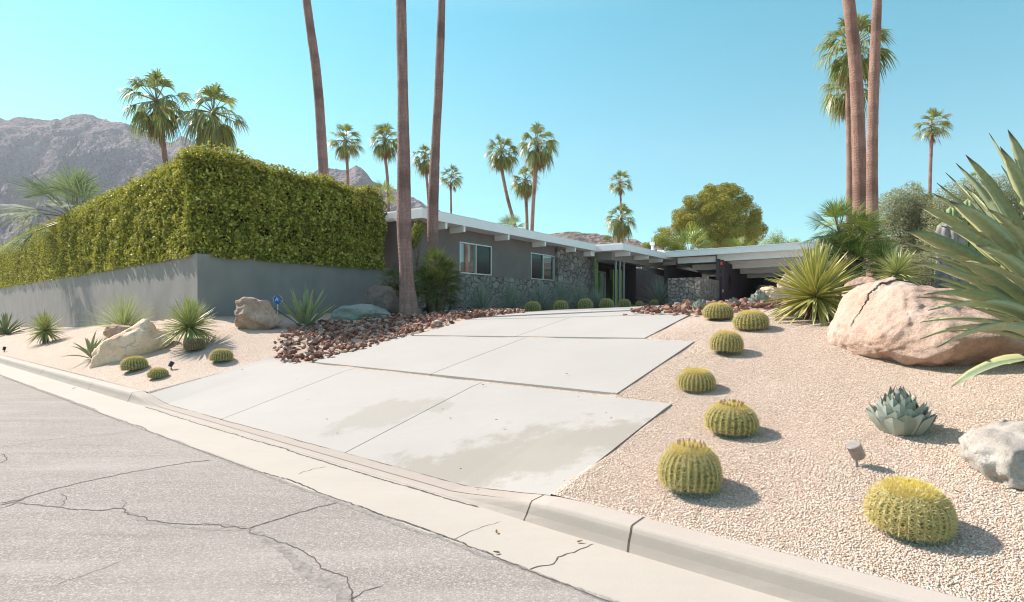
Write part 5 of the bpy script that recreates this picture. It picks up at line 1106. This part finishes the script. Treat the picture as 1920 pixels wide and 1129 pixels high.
mb = MB(); box(mb, (-.06, 0, .40), (.16,1.6,.16)); mb.build('bumper', m['paint'], car)

# ------------------------------------------------------------------ garden spotlights, sign, small things
def spot(label, loc, s, rz, mat='bronze', tilt=.55):
    root = thing('garden_spotlight', label, 'spotlight', loc, rz, 'garden spotlights', s)
    mb = MB(); lathe(mb, [(0,.0),(.02,.0),(.022,.006),(.012,.014),(.008,.05),(.008,.06)], 12); mb.build('stake', m[mat], root, smooth=True)
    mb = MB(); lathe(mb, [(0,.055),(.016,.055),(.018,.065),(.016,.078),(0,.08)], 10); mb.build('knuckle', m[mat], root, smooth=True)
    mb = MB(); d = np.array([math.sin(tilt), 0, math.cos(tilt)]); c = np.array([0, 0, .105]); tube(mb, [c-d*.055, c-d*.045, c+d*.05, c+d*.052, c+d*.045], [.03,.041,.045,.040,.038], 10); mb.build('head', m[mat], root)
    return root
b = G(1605, 877); spot('bronze garden spotlight standing alone on the right gravel', b, 1.15, R(200))
b = G(303, 703); spot('black spotlight just behind the smallest left barrel cactus', (b[0], b[1]+.3, gz(b[0], b[1]+.3)), .95, 1, 'black')
b = G(8, 660); spot('tiny black spotlight near the kerb at the left edge', b, 1.0, 2, 'black')
b = at(878, 17.0); spot('black spotlight at the edge of the red rubble below the first window', b, 1.2, .5, 'black')
b = at(844, 18.4); spot('black spotlight by the stone base near the fan palm bush', b, 1.2, .5, 'black')
b = G(1607, 938); o = thing('drip_emitter', 'tiny grey drip tube sticking out left of the largest barrel cactus', 'drip tube', b)
mb = MB(); tube(mb, [(-.03,.01,.0),(.01,0,.02),(.05,0,.03)], .004, 6); mb.build('stake', m['alu'], o); mb = MB(); tube(mb, [(.045,0,.03),(.065,0,.034)], .01, 8); mb.build('cap', m['alu'], o)
# security sign
b = at(521, 14.1); sg = thing('yard_sign', 'small blue eight sided yard sign on a stake, partly behind the agave', 'sign', b, R(8))
t = plain('sign_blue', (.02,.12,.42), .4); mb = MB(); tube(mb, [(0,0,-.1),(0,0,.5)], .01, 6); mb.build('stake', m['alu'], sg)
zc = EYE + (HY-562)/F*14.1 - b[2]; R8 = .12; oc8 = [(R8*math.cos(R(22.5+45*k)), R8*math.sin(R(22.5+45*k))) for k in range(8)]
def oct_(s, y0, y1): mb = MB(); mb.add([(x*s, y0, zc+z) for x, z in oc8] + [(x*s, y1, zc+z) for x, z in oc8], [tuple(range(8)), tuple(range(15, 7, -1))] + [(i, 8+i, 8+(i+1) % 8, (i+1) % 8) for i in range(8)]); return mb
oct_(1.0, -.016, -.008).build('border', m['white'], sg); oct_(.9, -.021, -.014).build('panel', t, sg)
cu = D.curves.new('lettering', 'FONT'); cu.body = 'A'; cu.size = .13; cu.extrude = .002; cu.align_x = 'CENTER'; cu.align_y = 'CENTER'; cu.materials.append(m['white'])
_t = D.objects.new('t', cu); COL.objects.link(_t); bpy.context.view_layer.update(); me_ = D.meshes.new_from_object(_t.evaluated_get(bpy.context.evaluated_depsgraph_get())); D.objects.remove(_t); lt = D.objects.new('lettering', me_); COL.objects.link(lt); lt.parent = sg; lt.location = (-.02, -.025, zc); lt.rotation_euler = (R(90), 0, 0)
# small white stake marker by the rubble
b = G(879, 592); o = thing('garden_marker', 'small white tilted marker lying at the edge of the rubble', 'marker', (b[0], b[1], b[2]+.02), .5); o.rotation_euler = (.2, R(-50), .3)
mb = MB(); box(mb, (0,0,0), (.22,.07,.05)); mb.build('block', m['white'], o); mb = MB(); box(mb, (.02,-.038,0), (.1,.006,.03)); mb.build('face', m['black'], o)
# fallen leaves in the gutter
lf = thing('fallen_leaf', 'dry brown leaf lying in the gutter', 'leaf', (0,0,0), 0, 'fallen leaves in the gutter')
first = lf; mb = MB(); blades(mb, (0,0,0), np.array([0.]), [.1], [.5], [.045], [.02], 3, .3, .1); mb.build('blade', m['deadleaf'], lf)
for i, (px, py) in enumerate([(1082,1018),(932,1002),(937,1038),(97,697),(108,699),(137,730),(142,728),(265,738),(300,765)]):
    q = g0(px, py); loc = (q[0], q[1], .006)
    if i == 0: lf.location = loc
    else: dup(lf, loc, i*1.7, None, .9+.1*(i % 3))

for i in range(26):
    px, py = random.choice([(random.uniform(300, 1150), random.uniform(690, 900)), (random.uniform(1100, 1850), random.uniform(640, 1040)), (random.uniform(60, 480), random.uniform(640, 720))])
    g_ = G(px, py)
    if g_[1] < 14: dup(lf, (g_[0], g_[1], g_[2]+.045), i*2.1, 'dry brown leaf lying on the driveway or gravel', random.uniform(.6, 1.0), 'fallen leaves in the garden')
# ------------------------------------------------------------------ camera, light, sky, air
cam = D.cameras.new('camera'); co = D.objects.new('camera', cam); COL.objects.link(co); co.location = (0, 0, EYE); co.rotation_euler = (R(90), 0, 0)
cam.sensor_width = 36; cam.lens = F/1920*36; cam.shift_y = 15.5/1920; cam.clip_end = 6000; cam.clip_start = .05; S.camera = co
L = Vector((.87*math.cos(R(41)), -.493*math.cos(R(41)), -math.sin(R(41)))).normalized()
sun = D.lights.new('sun', 'SUN'); so = D.objects.new('sun', sun); COL.objects.link(so); so.rotation_euler = L.to_track_quat('-Z', 'Y').to_euler(); sun.energy = 4.7; sun.angle = R(.5); sun.color = (1, .91, .82)
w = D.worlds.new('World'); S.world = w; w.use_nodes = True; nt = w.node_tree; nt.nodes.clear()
sky = nt.nodes.new('ShaderNodeTexSky'); sky.sky_type = 'NISHITA'; sky.sun_disc = False; sky.sun_elevation = R(40); sky.sun_rotation = math.atan2(-.87, .493)
sky.altitude = 200; sky.air_density = 1.0; sky.dust_density = .3; sky.ozone_density = 1.0
sky_fill_tint = nt.nodes.new('ShaderNodeMix'); sky_fill_tint.data_type = 'RGBA'; sky_fill_tint.blend_type = 'MULTIPLY'; sky_fill_tint.inputs[0].default_value = 1; 
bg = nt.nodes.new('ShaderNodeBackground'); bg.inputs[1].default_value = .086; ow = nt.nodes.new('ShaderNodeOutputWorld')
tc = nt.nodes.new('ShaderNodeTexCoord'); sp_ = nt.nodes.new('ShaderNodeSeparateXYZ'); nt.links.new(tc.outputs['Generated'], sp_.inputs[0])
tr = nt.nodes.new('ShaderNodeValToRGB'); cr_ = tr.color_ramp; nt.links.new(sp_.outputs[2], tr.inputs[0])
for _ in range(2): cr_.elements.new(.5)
for e_, (p_, c_) in zip(cr_.elements, [(0,(.74,1.06,.95)),(.22,(.58,1.16,1.0)),(.46,(.40,1.30,1.08)),(.72,(3.3,2.45,1.85))]): e_.position = p_; e_.color = c_+(1,)  # zenith above the view brightened and warmed, added as fill for the shade
nt.links.new(tr.outputs[0], sky_fill_tint.inputs[7])
nt.links.new(sky.outputs[0], sky_fill_tint.inputs[6]); nt.links.new(sky_fill_tint.outputs[2], bg.inputs[0]); nt.links.new(bg.outputs[0], ow.inputs[0])
# thin desert haze
mb = MB(); prism(mb, [(-1500,-60),(1500,-60),(1500,1500),(-1500,1500)], -2, 420); hz = NT('haze_air'); vol = hz.n('ShaderNodeVolumePrincipled'); vol.inputs['Color'].default_value = (.86,.9,1,1); vol.inputs['Density'].default_value = .0002; vol.inputs['Anisotropy'].default_value = .2
hz.l(vol.outputs[0], hz.out.inputs['Volume']); hz.m.cycles.homogeneous_volume = True if hasattr(hz.m.cycles, 'homogeneous_volume') else None
tag(mb.build('haze', hz.m), 'thin pale desert haze in the air', 'haze', kind='stuff')
S.view_settings.view_transform = 'Standard'; S.view_settings.look = 'None'; S.view_settings.exposure = 1.03; S.view_settings.gamma = 1
S.render.engine = 'CYCLES'; S.cycles.use_denoising = True; S.cycles.filter_width = 1.15; S.cycles.max_bounces = 6; S.cycles.volume_bounces = 0; S.cycles.transparent_max_bounces = 8
